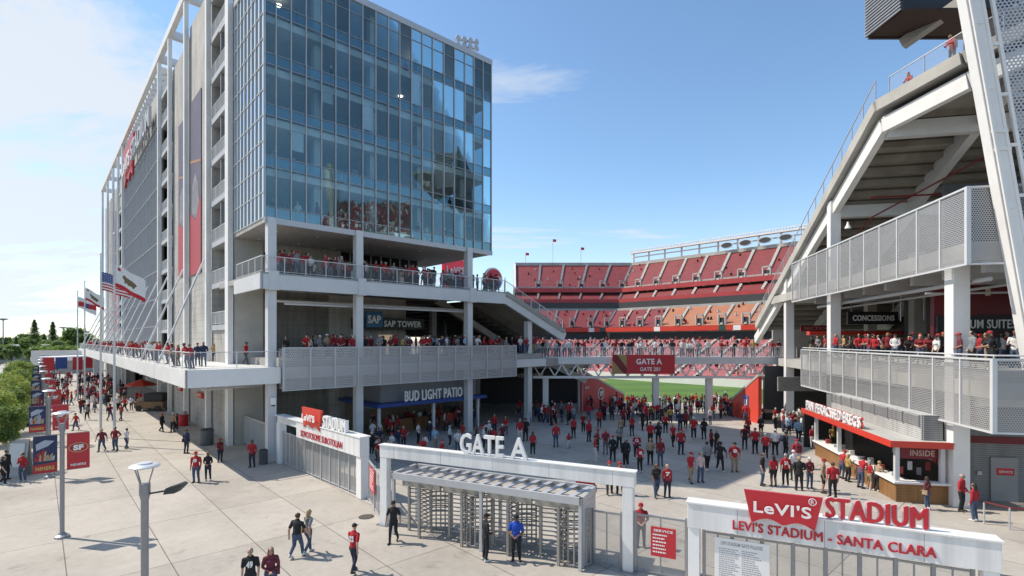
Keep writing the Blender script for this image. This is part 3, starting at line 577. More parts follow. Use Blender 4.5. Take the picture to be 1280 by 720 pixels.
# ---------------------------------------------------------------- footbridge
br = thing('footbridge', 'white steel truss footbridge spanning the stadium mouth', 'bridge', F0, (14, 56, 0))
BX0, BX1 = .8, 30.2
mb = MB(); mb.box(BX0, BX1, 54.6, 59.5, 5.85, 6.4); mb.build('deck', OFFW, br)
mb = MB(); mb.box(BX0, BX1, 54.4, 54.7, 5.75, 6.5); mb.box(2.2, BX1-1.8, 54.5, 54.75, 4.25, 4.5)
n = 17
for i in range(n):
    a = 2.2+(BX1-4)*i/n; b = 2.2+(BX1-4)*(i+1)/n; m_ = (a+b)/2; mb.beam((a, 54.6, 5.75), (m_, 54.6, 4.5), .13, .13); mb.beam((m_, 54.6, 4.5), (b, 54.6, 5.75), .13, .13)
mb.build('truss', OFFW, br)
mb = MB(); railing(mb, [(BX0, 54.8, 6.4), (BX1, 54.8, 6.4)], 1.15, 1.5)
for k in range(150): x = BX0+(BX1-BX0)*k/149; mb.beam((x, 54.8, 6.5), (x, 54.8, 7.5), .022, .022)
railing(mb, [(BX0, 59.3, 6.4), (BX1, 59.3, 6.4)], 1.15, 1.5); mb.build('railing', [OFFW, WIRE], br)
for px in (660, 682, 820, 887, 960): x = (px-640)/646*55; mb = MB(); mb.box(x-.3, x+.3, 54.9, 55.5, 0, 4.25 if px != 660 else 5.8); mb.build('post', OFFW, br)
g = thing('gate_sign', 'maroon gate sign with gold corner hung on the footbridge front', 'sign', F0, (14, 54.3, 4.7))
x0 = (765-640)/646*54.3; x1 = (843-640)/646*54.3
mb = MB(); mb.box(x0, x1, 54.15, 54.38, 4.75, 6.75); mb.build('panel', RED, g)
mb = MB(); mb.prism([(x0, 54.1, 4.75), (x0+1.5, 54.1, 4.75), (x0+1.5, 54.1, 6.75), (x0, 54.1, 6.75)], (0, .05, 0), 0); mb.prism([(x0, 54.08, 6.75), (x0+.5, 54.08, 6.75), (x0+1.5, 54.08, 5.4), (x0+1.5, 54.08, 4.75), (x0+1.2, 54.08, 4.75), (x0, 54.08, 6.2)], (0, .02, 0), 1)
mb.build('emblem', [mat('emblem_gold', (.35, .24, .10), .5), DRED], g)
mb = MB(); mb.text('GATE A', (x0+2.5, 54.14, 5.75), (1, 0, 0), 2.7, .6, .03, .03); mb.text('GATE 201', (x0+2.9, 54.14, 5.05), (1, 0, 0), 2.1, .4, .03, .02); mb.build('lettering', SIGNW, g)
# ramp walls at the mouth
def rampwall(a, b, za, zb, lab, txt, m, band_m):
    A = Vector((*a, 0)); B = Vector((*b, 0)); d = (B-A).normalized(); g = thing('ramp_wall', lab, 'wall', F0, (a[0], a[1], 0)); nn = d.cross(Vector((0, 0, 1)))
    if nn.dot(A) > 0: nn = -nn
    mb = MB(); mb.prism([A, B, B+Vector((0, 0, zb)), A+Vector((0, 0, za))], -nn*.35); mb.build('wall', m, g)
    mb = MB(); mb.beam(A+Vector((0, 0, za+.12))-nn*.3, B+Vector((0, 0, zb+.12))-nn*.3, .7, .24); mb.build('coping', LCONC, g)
    xd = Vector((0, 0, 1)).cross(nn)
    if txt == 'disc':
        c = A.lerp(B, .42)+Vector((0, 0, 1.75)); k = 24; mb = MB(); mb.prism([c+xd*(.75*math.cos(6.2832*i/k))+Vector((0, 0, .75*math.sin(6.2832*i/k))) for i in range(k)], nn*.03, 0); mb.prism([c+nn*.03+xd*(.62*math.cos(6.2832*i/k))+Vector((0, 0, .62*math.sin(6.2832*i/k))) for i in range(k)], nn*.02, 1)
        mb.text('SF', c+nn*.06-xd*.38-Vector((0, 0, .3)), xd, .76, .6, .03, .04, 0); mb.text('2025', A.lerp(B, .07)+nn*.02+Vector((0, 0, 2.6)), xd, .95, .28, .03, 0, 0); mb.build('logo', [SIGNW, DRED], g)
    else:
        p = A.lerp(B, .42)+nn*.03+Vector((0, 0, .7)); mb = MB(); mb.prism([p, p+xd*1.0, p+xd*1.1+Vector((0, 0, 1.9)), p-xd*.1+Vector((0, 0, 1.9))], nn*.02, 1); mb.text('11', p+nn*.03+xd*.2+Vector((0, 0, .25)), xd, .6, 1.2, .02, .05, 0); mb.build('logo', [SIGNW, mat('emblem_blue', (.10, .11, .3), .5)], g)
rampwall((8, 59.5), (14.9, 68.5), 4.7, 1.0, 'dark red triangular ramp wall with round emblem at the left of the mouth', 'disc', mat('ramp_red', (.52, .03, .045), .55, 0, .1, .6), None)
rampwall((24.4, 51.2), (24.1, 58.2), 4.7, .9, 'bright red triangular ramp wall with number at the right of the mouth', 'num', mat('ramp_bright', (.62, .065, .04), .55, 0, .1, .6), None)
# dark concourse behind the left bridge end
cc = thing('concourse', 'dark open concourse with pale diagonal beam under the left bridge end', 'building', F0, (3, 64, 0))
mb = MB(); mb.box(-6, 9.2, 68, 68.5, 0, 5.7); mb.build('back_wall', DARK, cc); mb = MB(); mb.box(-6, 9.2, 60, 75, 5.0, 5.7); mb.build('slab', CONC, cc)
mb = MB(); mb.beam((3.2, 59.7, 6.2), (8.6, 59.7, 3.6), .5, .7); mb.build('beam', OFFW, cc); mb = MB(); mb.box(7.6, 8.2, 59.6, 60.2, 0, 5); mb.build('column', LCONC, cc)
mb = MB(); mb.box(-1.5, 4.5, 62, 62.15, 3.6, 4.5); sg_ = mb.build('sign_board', DARK, cc); mb = MB(); mb.text('VINTNERS', (.6, 61.98, 3.8), (1, 0, 0), 3.2, .5, .04, .02); mb.build('lettering', mat('letter_cream', (.7, .66, .5), .5), sg_)
# ---------------------------------------------------------------- right stand
sd = thing('stadium_stand', 'raked concrete and white steel stand end with perforated balconies, at right', 'stand', FR, (16.5, 30, 0))
def sp(name, m, mb, parent=None, **k): return mb.build(name, m, parent or sd, **k)
for y, zt, w in ((29.9, 12.2, .36), (45, 19.2, .36), (55.9, 14.4, .36)):
    mb = MB(); mb.box(16.35, 16.35+2*w, y-w, y+w, 0, zt); sp('column', WHITE, mb)
for x, y in ((22.5, 45), (24, 56), (30, 45)): mb = MB(); mb.box(x-.4, x+.4, y-.4, y+.4, 0, 15); sp('column', LCONC, mb)
def balcony(x, y0, y1, z0, z1, xr, nb, slabz):
    mb = MB(); mb.add([(x, y0, z0), (x, y1, z0), (x, y1, z1), (x, y0, z1)], [(0, 1, 2, 3)]); p = sp('perforated_panel', PERFY, mb)
    mb = MB(); mb.add([(x, y0, z0), (xr, y0, z0), (xr, y0, z1), (x, y0, z1)], [(0, 1, 2, 3)]); q = sp('perforated_return', PERFX, mb)
    mb = MB()
    for i in range(nb+1): y = y0+(y1-y0)*i/nb; mb.box(x-.06, x+.05, y-.05, y+.05, z0, z1)
    mb.box(x-.07, x+.06, y0, y1, z1, z1+.09); mb.box(x-.07, x+.06, y0, y1, z0-.09, z0); mb.build('panel_frame', OFFW, p)
    mb = MB(); mb.box(x, xr, y0-.06, y0+.06, z1, z1+.09); mb.box(x, xr, y0-.06, y0+.06, z0-.09, z0); mb.box(x-.09, x+.09, y0-.09, y0+.09, z0-.09, z1+.09); mb.box(xr-.06, xr+.06, y0-.06, y0+.06, z0, z1); mb.build('return_frame', OFFW, q)
    mb = MB(); mb.box(x+.35, 44, y0+.4, y1+8, slabz-.75, slabz); sp('floor_slab', LCONC, mb)
balcony(16.05, 26.25, 50.2, 4.3, 7.4, 20.6, 11, 6.4); balcony(15.85, 27.6, 52, 11.85, 15.3, 18.2, 12, 12.9)
mb = MB(); mb.box(16.5, 26, 26.7, 52, 6.42, 6.95); sp('viewing_step', CONC, mb)
mb = MB(); mb.tube([(16.15, 26.3, 7.62), (16.15, 50.2, 7.62)], .035); mb.tube([(16.15, 26.3, 7.62), (20.6, 26.3, 7.62)], .035)
for i in range(9): y = 26.4+i*2.9; mb.beam((16.15, y, 7.4), (16.15, y, 7.62), .04, .04)
sp('handrail', OFFW, mb)
mb = MB()
for i in range(8): y = 29+i*3.1; mb.box(17.3, 40, y-.15, y+.15, 11.55, 12.15)
for i in range(8): y = 29.5+i*3.1; mb.box(17.3, 40, y-.15, y+.15, 5.05, 5.65)
sp('joist', OFFW, mb)
mb = MB(); mb.tube([(17.3, 28.5, 11.2), (17.3, 50, 11.2)], .11, 8); mb.tube([(18.6, 28.5, 11.0), (18.6, 50, 11.0)], .07, 8); mb.tube([(16.9, 33, 10.9), (30, 33.4, 10.9)], .06, 8)
for i in range(5): mb.tube([(19+i*1.4, 40, 11.3), (19+i*1.4, 40, 9.6)], .03, 6)
sp('pipe', OFFW, mb)
# raking edge: lower flight, knee, upper walk
L0 = Vector((16.5, 66.3, 10.0)); L1 = Vector((16.5, 37.2, 23.3)); L2 = Vector((19.0, 33.4, 24.0)); L3 = Vector((24.5, 30.0, 25.6))
mb = MB(); mb.beam(L0, L1, .75, .75); mb.beam(L1, L2, .75, .7); mb.beam(L2, L3, .75, .7); sp('edge_curb', LCONC, mb)
dz = Vector((.25, 0, -1.25))
mb = MB(); mb.beam(L0+dz+Vector((0, 2, -.4)), L1+dz, .45, 1.0); mb.beam(L1+dz, L2+dz, .45, .95); mb.beam(L2+dz, L3+dz, .45, .95); sp('edge_girder', WHITE, mb)
mb = MB(); h = Vector((-.25, 0, .35)); railing(mb, [L0+h, L1+h], 1.3, 1.9); railing(mb, [L1+Vector((.3, -.5, .35)), L2+Vector((0, 0, .35)), L3+Vector((0, 0, .35))], 1.25, 1.7); sp('edge_railing', [LGREY, WIRE], mb)
mb = MB(); n = 26
for i in range(n):
    y0 = 66.3-29.1*i/n; z = 10.0+13.3*i/n; y1 = y0-29.1/n; mb.box(16.7, 60, y1-.25, y0, z-.5, z-.12); mb.box(16.7, 60, y1-.1, y1+.12, z-.12, z+.4)
sp('seating_tread', DCONC, mb)
mb = MB(); mb.add([(16.7, 37.2, 23.0), (19.2, 33.4, 23.7), (24.7, 30, 25.3), (60, 30, 25.3), (60, 37.2, 23.0)], [(0, 1, 2, 3, 4)]); mb.add([(16.7, 37.2, 22.6), (19.2, 33.4, 23.3), (24.7, 30, 24.9), (60, 30, 24.9), (60, 37.2, 22.6)], [(0, 1, 2, 3, 4)]); sp('upper_walk', DCONC, mb)
for x in (22, 28.5, 36):
    mb = MB(); mb.beam((x, 66, 8.6), (x, 37.2, 22.0), .55, 1.1); mb.beam((x, 37.2, 22.0), (x, 30, 24.2), .5, .9); sp('raker_beam', OFFW, mb)
mb = MB(); mb.box(16.9, 50, 44.7, 45.3, 17.9, 18.8); mb.box(16.9, 50, 37.0, 37.5, 21.2, 22.2); mb.box(16.9, 50, 55.6, 56.2, 12.9, 13.7); mb.box(20, 50, 33.4, 33.8, 23.0, 23.8); sp('cross_beam', OFFW, mb)
mb = MB(); mb.tube([(17.5, 60, 11.0), (18.5, 43, 17.4), (24, 37, 20.6), (30, 33, 22)], .06); mb.tube([(17.5, 41, 18.4), (45, 41, 18.4)], .06); sp('sprinkler_pipe', DRED, mb)
mb = MB(); mb.lathe([(.06, .5), (.1, .3), (.24, 0)], (17.4, 44.2, 16.9), 14); sp('hanging_lamp', SIGNW, mb)
mb = MB(); mb.box(20, 60, 37, 37.3, 12.9, 18); mb.box(30, 30.4, 30, 66, 6.4, 12); sp('inner_wall', DARK, mb)
mb = MB(); mb.box(16.9, 60, 62, 62.4, 6.4, 9.4); sp('far_wall', CONC, mb)
# leaning giant column with ladder rail and mesh screen
def LX(z): return (24.80-.177*z)
CY = 23.3
def WR(X, D, z): a = W2F(RA, X, D); return (a[0], a[1], z)
mb = MB(); mb.beam(WR(LX(-.2)+.0, CY, -.2), WR(LX(33), CY, 33), .62, .55, up=(0, 1, 0)); mb.beam(WR(LX(-.2)+.42, CY+.1, -.2), WR(LX(33)+.42, CY+.1, 33), .3, .3, up=(0, 1, 0))
mb.beam(WR(LX(-.2)-.26, CY-.32, -.2), WR(LX(33)-.26, CY-.32, 33), .12, .1, up=(0, 1, 0)); mb.beam(WR(LX(-.2)+.26, CY-.32, -.2), WR(LX(33)+.26, CY-.32, 33), .12, .1, up=(0, 1, 0))
for z in (8.6, 16.8, 17.6): mb.beam(WR(LX(z)-.3, CY-.3, z), WR(LX(z)+.35, CY-.3, z), .14, .14)
for z in (11.0, 14.2, 19.5, 22.4): mb.beam(WR(LX(z)-.24, CY-.28, z), WR(LX(z)+.24, CY-.28, z), .1, .06)
sp('leaning_column', WHITE, mb)
mb = MB(); mb.beam(WR(LX(4)+.72, CY-.3, 4), WR(LX(33)+.72, CY-.3, 33), .13, .13)
for i in range(10): z = 8+i*2.25; mb.beam(WR(LX(z)+.4, CY-.25, z), WR(LX(z)+.72, CY-.3, z), .1, .14)
rl = sp('screen_rail', WHITE, mb)
mb = MB(); q = lambda X, D, z: WR(X, D, z); mb.add([q(LX(8)+.78, CY-.3, 8), q(LX(8)+7, CY-1.8, 8), q(LX(33)+7, CY-1.8, 33), q(LX(33)+.78, CY-.3, 33)], [(0, 1, 2, 3)]); ms_ = sp('mesh_screen', perf_mat('screen_mesh', (.46, .47, .50), 0, .16, .30), mb)
mb = MB()
for z in (12.4, 17.2, 19.2, 23.0): mb.beam(q(LX(z)+.8, CY-.2, z), q(LX(z)+7, CY-1.7, z), .12, .12)
mb.beam(q(LX(8)+3.2, CY-.6, 8), q(LX(33)+3.2, CY-.6, 33), .1, .1, up=(0, 1, 0)); mb.build('screen_bar', OFFW, ms_)
# scoreboard box overhead
bx = thing('overhead_box', 'dark louvred box with brown soffit overhanging the top of the stand', 'structure', F0, (27, 37, 28))
mb = MB(); mb.prism([(27.4, 40, 31.7), (27.6, 36.6, 31.7), (27.6, 36.6, 37), (27.4, 40, 37)], (.15, 0, 0)); mb.build('side_panel', DARK, bx)
mb = MB()
for i in range(22): z = 31.75+i*.24; mb.beam((27.33, 40, z), (27.53, 36.6, z), .1, .13)
mb.build('louvre', GREYM, bx)
mb = MB(); mb.box(27.6, 44, 36.7, 40, 31.7, 31.9); mb.build('soffit', mat('soffit_brown', (.055, .03, .028), .7, 0, .2, .8), bx); mb = MB(); mb.box(27.6, 44, 39.9, 40.1, 31.6, 38); mb.build('front_panel', DARK, bx)
mb = MB(); mb.beam((30.2, 40, 31.2), (33.8, 34.5, 33.5), .7, .7); mb.beam((30, 34.8, 33.2), (44, 34.8, 33.2), .8, .8); mb.box(29.5, 44, 32, 36.5, 34.6, 34.9); mb.build('bracket_beam', LCONC, bx)
# unseen side tier beyond the frame, added so the tower glass mirrors red seats
sd2 = thing('unseen_side_tier', 'unseen red side tier, added beyond the frame for its reflection in the tower glass', 'stand', FR, (30, 20, 0))
mb = MB(); mb.add([(26, 22, 25.2), (26, 36.5, 25.2), (36, 36.5, 33.0), (36, 22, 33.0)], [(0, 1, 2, 3)]); mb.build('seating_section', SEAT[0], sd2)
mb = MB(); mb.prism([(26.1, 22, 23.8), (26.1, 22, 25.0), (36, 22, 32.7), (36, 22, 23.8)], (0, 14.5, 0)); mb.build('tier_slab', LCONC, sd2)
mb = MB(); rr = random.Random(2)
for i in range(700):
    t = rr.random(); x = 26.2+t*9.6; z = 25.3+t*7.5; y = 22.3+rr.random()*14; mb.box(x-.18, x+.18, y-.2, y+.2, z, z+.65, rr.choice([0, 0, 1, 2])); mb.box(x-.1, x+.1, y-.1, y+.1, z+.67, z+.88, 1)
o_ = mb.build('spectators', [RED, DARK, SIGNW], sd2); o_['kind'] = 'stuff'
mb = MB()
for y in (23, 31): mb.box(26.5, 27.3, y-.4, y+.4, 0, 23.8)
mb.box(25.4, 26.0, 22, 36.5, 24.0, 25.9); mb.build('column', OFFW, sd2)
# upper concourse fittings
mb = MB(); mb.box(18.7, 40, 35.6, 36, 6.4, 12.0); sp('red_wall', DRED, mb)
mb = MB(); mb.box(24, 24.3, 36.1, 50, 6.4, 12.0); sp('side_wall', DARK, mb)
g = thing('suites_sign', 'black sign with pale suites lettering on the dark red wall', 'sign', FR, (21, 35.4, 9.2))
mb = MB(); mb.box(18.75, 24, 35.35, 35.58, 8.75, 9.75); mb.build('panel', BLACK, g); mb = MB(); mb.text('PREMIUM SUITES', (19.1, 35.33, 8.98), (1, 0, 0), 3.6, .52, .05, .01); mb.build('lettering', SIGNW, g)
mb = MB(); mb.box(19.9, 23, 35.45, 35.6, 6.4, 8.6); sp('suite_doors', BLACK, mb); mb = MB(); mb.box(20.1, 21.2, 35.4, 35.44, 6.4, 8.4); sp('suite_door', LGREY, mb)
mb = MB(); mb.lathe([(.12, 0), (.12, .4)], (21.3, 35.3, 10.9), 10); sp('wall_lamp', mat('lamp_cream', (.7, .6, .42), .5), mb)
g = thing('concessions_sign', 'dark concessions sign hung under the upper deck', 'sign', F0, (28, 41, 9.5))
x0 = (1060-640)/646*41; x1 = (1123-640)/646*41; mb = MB(); mb.box(x0, x1, 41, 41.2, 9.55, 10.55); mb.build('panel', BLACK, g); mb = MB(); mb.text('CONCESSIONS', (x0+.35, 40.98, 9.82), (1, 0, 0), x1-x0-.7, .45, .04, .02); mb.build('lettering', SIGNW, g)
mb = MB(); mb.box(x0+.3, x0+.36, 41.05, 41.1, 10.55, 12.1); mb.box(x1-.36, x1-.3, 41.05, 41.1, 10.55, 12.1); mb.build('hanger', GREYM, g)
mb = MB(); mb.box(20.5, 44, 52, 52.5, 6.4, 8.6, 1); mb.box(17.2, 44, 51.7, 52.5, 8.75, 9.1, 0)
for i in range(9): mb.box(20.8+i*2.4, 22.4+i*2.4, 51.8, 52, 7.3, 8.5, 2)
sp('concession_stall', [ORED, DARK, mat('stall_light', (.55, .52, .46), .5, emit=.12)], mb)
g = thing('red_beam_sign', 'small red sign board under the raking stand edge', 'sign', F0, (29, 53, 9)); mb = MB(); mb.box((1001-640)/646*53, (1040-640)/646*53, 53, 53.15, 9.2, 9.8); mb.build('panel', DRED, g); mb = MB(); mb.text('SECTION', ((1005-640)/646*53, 52.98, 9.35), (1, 0, 0), 2.6, .3, .03); mb.build('lettering', mat('pale_red', (.5, .25, .25), .5), g)
# ground concourse on the right
mb = MB(); mb.box(17.1, 44, 31.2, 31.6, 0, 5.0); gwl = sp('ground_wall', CORRX, mb)
mb = MB(); mb.box(17.1, 40, 31.12, 31.2, 2.95, 3.3); mb.build('red_stripe', DRED, gwl)
mb = MB(); mb.box(18.9, 20.1, 31.1, 31.2, 0, 2.25); dr = sp('door', mat('grey_door', (.30, .305, .31), .5, 0, .06, .8), mb); mb = MB(); mb.box(19.15, 19.9, 31.06, 31.1, 1.35, 1.7, 1); mb.text('SERVICE', (19.22, 31.05, 1.46), (1, 0, 0), .6, .13, .01, 0, 0); mb.build('door_plate', [SIGNW, RED], dr)
mb = MB(); mb.box(17.7, 17.95, 31.1, 31.2, 1.2, 1.5); mb.box(18.3, 18.5, 31.1, 31.2, 1.3, 1.5); mb.build('switch_box', LGREY, gwl)
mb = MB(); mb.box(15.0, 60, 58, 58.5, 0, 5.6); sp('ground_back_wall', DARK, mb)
g = thing('hanging_sign', 'dark sign with pale letters over the ground concourse', 'sign', F0, (26.5, 48, 4)); x0 = (1000-640)/646*47.5; x1 = (1046-640)/646*47.5
mb = MB(); mb.box(x0-2, x1+1, 47.5, 47.7, 3.6, 4.9); mb.build('panel', DCONC, g); mb = MB(); mb.text('EDITIONS', (x0+.3, 47.48, 3.95), (1, 0, 0), x1-x0-.2, .55, .05, .02); mb.build('lettering', SIGNW, g)
for i, (X, D) in enumerate(((26.2, 49), (28.8, 50.5), (27.5, 54))):
    mb = MB(); mb.box(X-1.3, X+1.3, D-.4, D+.4, .75, 1.1); mb.box(X-1.2, X+1.2, D-.3, D+.3, 0, .75, 1)
    for k in range(6): mb.box(X-1.1+.38*k, X-.9+.38*k, D-.2, D+.1, 1.1, 1.3+.1*(k % 3), 2)
    single(mb, 'merchandise_table', [mat('table_top', (.35, .28, .2), .6), DARK, LCONC], ['brown merchandise table nearest the bridge column in the dark concourse', 'brown merchandise table beside the kiosk in the dark concourse', 'brown merchandise table deepest in the dark concourse'][i], 'table', F0, (X, D, 0), 'merchandise tables')
# hand rail by the service door
g = thing('ramp_handrail', 'red topped handrail on pale posts before the grey service wall', 'railing', F0, (23, 23, 0))
a = GP(1230, 655); b = GP(1262, 662); e = (b[0]+3, b[1]-1.0)
mb = MB(); mb.tube([(*a, 1.0), (*b, .95), (*e, .9)], .035); mb.build('rail', DRED, g)
for p in (a, b, e): mb = MB(); mb.tube([(*p, 0), (*p, .97)], .035); mb.build('post', LGREY, g)
# ---------------------------------------------------------------- food kiosk
ki = thing('food_kiosk', 'corner food kiosk with red canopy, wooden counter and corrugated upper wall', 'kiosk', FR, (15, 35, 0))
mb = MB(); mb.box(15.3, 16.0, 30.22, 41.6, 3.16, 4.45); mb.build('upper_wall', CORR, ki)
mb = MB(); mb.box(15.26, 15.3, 30.3, 41.5, 3.85, 4.36, 0)
for i in range(8): y = 30.35+11.1*i/7; mb.box(15.22, 15.28, y-.04, y+.04, 3.8, 4.42, 1)
mb.build('vent_strip', [CORRX, GREYM], ki)
mb = MB(); mb.box(15.35, 16.2, 30.1, 30.2, 3.17, 4.45); mb.build('end_wall', CORRX, ki); mb = MB(); mb.box(16.05, 19, 33.4, 44.6, 2.9, 5.6); mb.build('rear_wall', CORRX, ki)
mb = MB(); mb.box(13.6, 16.4, 29.5, 42.4, 3.06, 3.16); cp_ = mb.build('canopy', LCONC, ki)
mb = MB(); mb.box(13.52, 13.6, 29.42, 42.4, 2.88, 3.2); mb.box(13.6, 16.3, 29.42, 29.5, 2.88, 3.2); mb.build('canopy_fascia', ORED, cp_)
mb = MB(); mb.text('PAN PERACSSED EREGS', (13.75, 41.8, 3.22), (0, -1, 0), 8.6, .62, .1, 0, thick=.012); mb.build('lettering', SIGNW, cp_)
mb = MB(); mb.text('PAN PERACSSED EREGS', (13.86, 41.77, 3.18), (0, -1, 0), 8.6, .64, .04, 0, thick=.045); mb.build('letter_backing', ORED, cp_)
mb = MB(); mb.box(14.0, 14.2, 29.9, 41, 0, .95, 0); mb.build('counter_front', WOOD, ki)
mb = MB(); mb.box(14.2, 16.3, 29.9, 30.1, 0, .95, 0); mb.build('counter_end', WOODX, ki)
mb = MB(); mb.box(13.85, 14.6, 29.75, 41.1, .97, 1.07); mb.box(14.6, 16.35, 29.75, 30.3, .97, 1.07); mb.build('counter_top', SIGNW, ki)
for x, y in ((14.05, 29.98), (14.05, 37), (14.05, 40.9), (16.1, 30)): mb = MB(); mb.box(x-.1, x+.1, y-.1, y+.1, 1.07, 2.88); mb.build('post', OFFW, ki)
mb = MB(); mb.box(17.0, 17.2, 30.3, 44, 0, 2.9); mb.box(14.2, 17, 43.8, 44, 0, 2.9); mb.build('back_wall', BLACK, ki)
mb = MB(); rr = random.Random(9)
CARD = [mat('card_white', (.55, .55, .53), .6), GREYM, mat('card_red', (.35, .05, .04), .5)]
for i in range(22): y = 30.6+i*.47; z = 1.25+rr.random()*1.0; mb = MB(); mb.box(16.9, 16.98, y, y+.2+.2*rr.random(), z, z+.2+.3*rr.random()); mb.build('menu_card', rr.choice(CARD), ki)
for i in range(8): y = 31+i*1.25; mb = MB(); mb.box(14.3, 14.55, y, y+.22, 1.08, 1.25+.1*(i % 3)); mb.build('counter_box', rr.choice(CARD), ki)
for i in range(4): x = 14.6+i*.42; mb = MB(); mb.box(x, x+.2, 30.9, 30.95, 1.2+.25*(i % 2), 1.6+.3*(i % 2)); mb.build('price_card', rr.choice(CARD), ki)
mb = MB(); mb.box(14.3, 16.2, 30.15, 30.2, 2.2, 2.86, 1); mb.text('INSIDE', (14.75, 30.14, 2.35), (1, 0, 0), 1.1, .3, .01, .02, 0); mb.build('inner_sign', [mat('pale_text', (.5, .35, .3), .5), DRED], ki)
# ---------------------------------------------------------------- gate line
arch = thing('gate_arch', 'long white gate arch with standing white letters over the turnstiles', 'gate', FG, (5.5, 0, 0))
mb = MB(); mb.box(-.2, 11.2, -.17, .17, 3.04, 3.57); mb.build('beam', BEAMW, arch, bevel=.012)
mb = MB(); mb.box(-.24, 11.24, -.2, .2, 3.57, 3.61); mb.build('cap', WHITE, arch)
for t in (0, 10.95):
    mb = MB(); mb.box(t-.19, t+.19, -.16, .16, 0, 3.04); mb.build('post', BEAMW, arch, bevel=.012); mb = MB(); mb.box(t-.3, t+.3, -.3, .3, 0, .03)
    for a in (-.25, .25):
        for b in (-.25, .25): mb.lathe([(.03, .03), (.03, .06)], (t+a, b, 0), 8)
    mb.build('base_plate', GREYM, arch)
mb = MB(); mb.text('GATE', (4.0, -.08, 3.61), (1, 0, 0), 2.0, .84, .12, .015); mb.text('A', (6.3, -.08, 3.61), (1, 0, 0), .75, .84, .12, .015); mb.build('lettering', SIGNW, arch)
ht = thing('turnstile_canopy', 'grey slatted canopy on posts roofing the row of turnstiles', 'canopy', FG, (5, -.6, 0))
C0, C1, Y0, Y1, ZC = 1.0, 9.5, -.9, .95, 2.6
mb = MB(); mb.box(C0, C1, Y0, Y0+.12, ZC-.22, ZC+.05); mb.box(C0, C1, Y1-.12, Y1, ZC-.22, ZC+.05); mb.box(C0, C0+.12, Y0, Y1, ZC-.22, ZC+.05); mb.box(C1-.12, C1, Y0, Y1, ZC-.22, ZC+.05); mb.build('frame', LGREY, ht)
mb = MB()
for i in range(15): t = C0+.5+i*.54; mb.beam((t-.1, Y0+.1, ZC-.02), (t+.2, Y1-.1, ZC-.02), .2, .05)
mb.build('slat', LGREY, ht)
for t in (C0+.1, 5.35, C1-.1):
    for y in (Y0+.08, Y1-.08): mb = MB(); mb.box(t-.06, t+.06, y-.06, y+.06, 0, ZC-.22); mb.build('post', LGREY, ht)
mb = MB(); mb.box(C1-.08, C1-.02, Y0+.15, Y1-.15, .1, ZC-.25); mb.build('end_panel', LGREY, ht)
mb = MB(); mb.box(C0+.2, C1-.2, -.3, .3, ZC-.42, ZC-.26); mb.build('housing', GREYM, ht)
def turnstile(t0, lab):
    g = thing('turnstile', lab, 'turnstile', FG, (t0, -.5, 0), 'full height turnstiles at the gate'); c = (t0+.2, .08)
    mb = MB(); mb.tube([(*c, 0), (*c, 2.15)], .06, 10)
    for i in range(11):
        z = .22+i*.17
        for k in range(3): a = 2*math.pi*k/3+.45; mb.tube([(c[0], c[1], z), (c[0]+.78*math.cos(a), c[1]+.78*math.sin(a), z)], .027, 6)
    mb.build('rotor', STEEL, g)
    c2 = (c[0]+.42, c[1]-.12); full = round((t0-2.2)/2.06) % 2; mb = MB()
    a0, a1 = (-2.9, -.25) if full else (.3, 2.6)
    for i in range(8):
        a = a0+(a1-a0)*i/7; x = c2[0]+.62*math.cos(a); y = c2[1]+.62*math.sin(a); mb.tube([(x, y, .05), (x, y, 2.1)], .03, 6)
    for z in (.1, .85, 1.05, 1.25, 1.45, 1.65, 1.85, 2.08): mb.tube([(c2[0]+.62*math.cos(a0+(a1-a0)*i/14), c2[1]+.62*math.sin(a0+(a1-a0)*i/14), z) for i in range(15)], .027, 6)
    mb.build('cage', STEEL, g)
    mb = MB()
    for i in range(11): z = .22+i*.17+.085; mb.tube([(c[0]-.95, c[1]-.25, z), (c[0]-.12, c[1]-.12, z)], .026, 6)
    mb.box(c[0]-1.02, c[0]-.92, c[1]-.3, c[1]-.2, 0, 2.2); mb.box(c[0]-.1, c[0]+.0, c[1]-.85, c[1]-.75, 0, 2.2); mb.build('comb', STEEL, g)
    mb = MB(); mb.box(t0-.85, t0+1.05, -.55, -.42, 2.05, 2.32); mb.build('header', mat('header_beige', (.36, .35, .32), .5, .3, .1, 2), g); return g
for i, w in enumerate(('leftmost', 'second from left', 'third from left', 'rightmost')): turnstile(2.2+i*2.06, w+' of the four steel turnstiles under the slatted canopy')
# gate side panels and fences along the line
def fence_run(g, t0, t1, n, h, y=0, mesh=FENCE2, m=GREYM, z0=.08):
    for i in range(n):
        a = t0+(t1-t0)*i/n; b = t0+(t1-t0)*(i+1)/n; mb = MB(); w = .06
        mb.box(a, a+w, y-.03, y+.03, z0, h); mb.box(b-w, b, y-.03, y+.03, z0, h); mb.box(a+w, b-w, y-.03, y+.03, h-w, h); mb.box(a+w, b-w, y-.03, y+.03, z0, z0+w); p = mb.build('fence_panel', m, g)
        mb = MB(); mb.add([(a+w, y, z0+w), (b-w, y, z0+w), (b-w, y, h-w), (a+w, y, h-w)], [(0, 1, 2, 3)])
        for x in ((a+b)/2,): mb.box(x-.02, x+.02, y-.02, y+.02, z0+w, h-w, 1)
        mb.build('mesh', [mesh, m], p)
    mb = MB()
    for i in range(n+1): a = t0+(t1-t0)*i/n; mb.box(a-.045, a+.045, y-.05, y+.05, 0, h+.06)
    mb.build('fence_post', m, g)
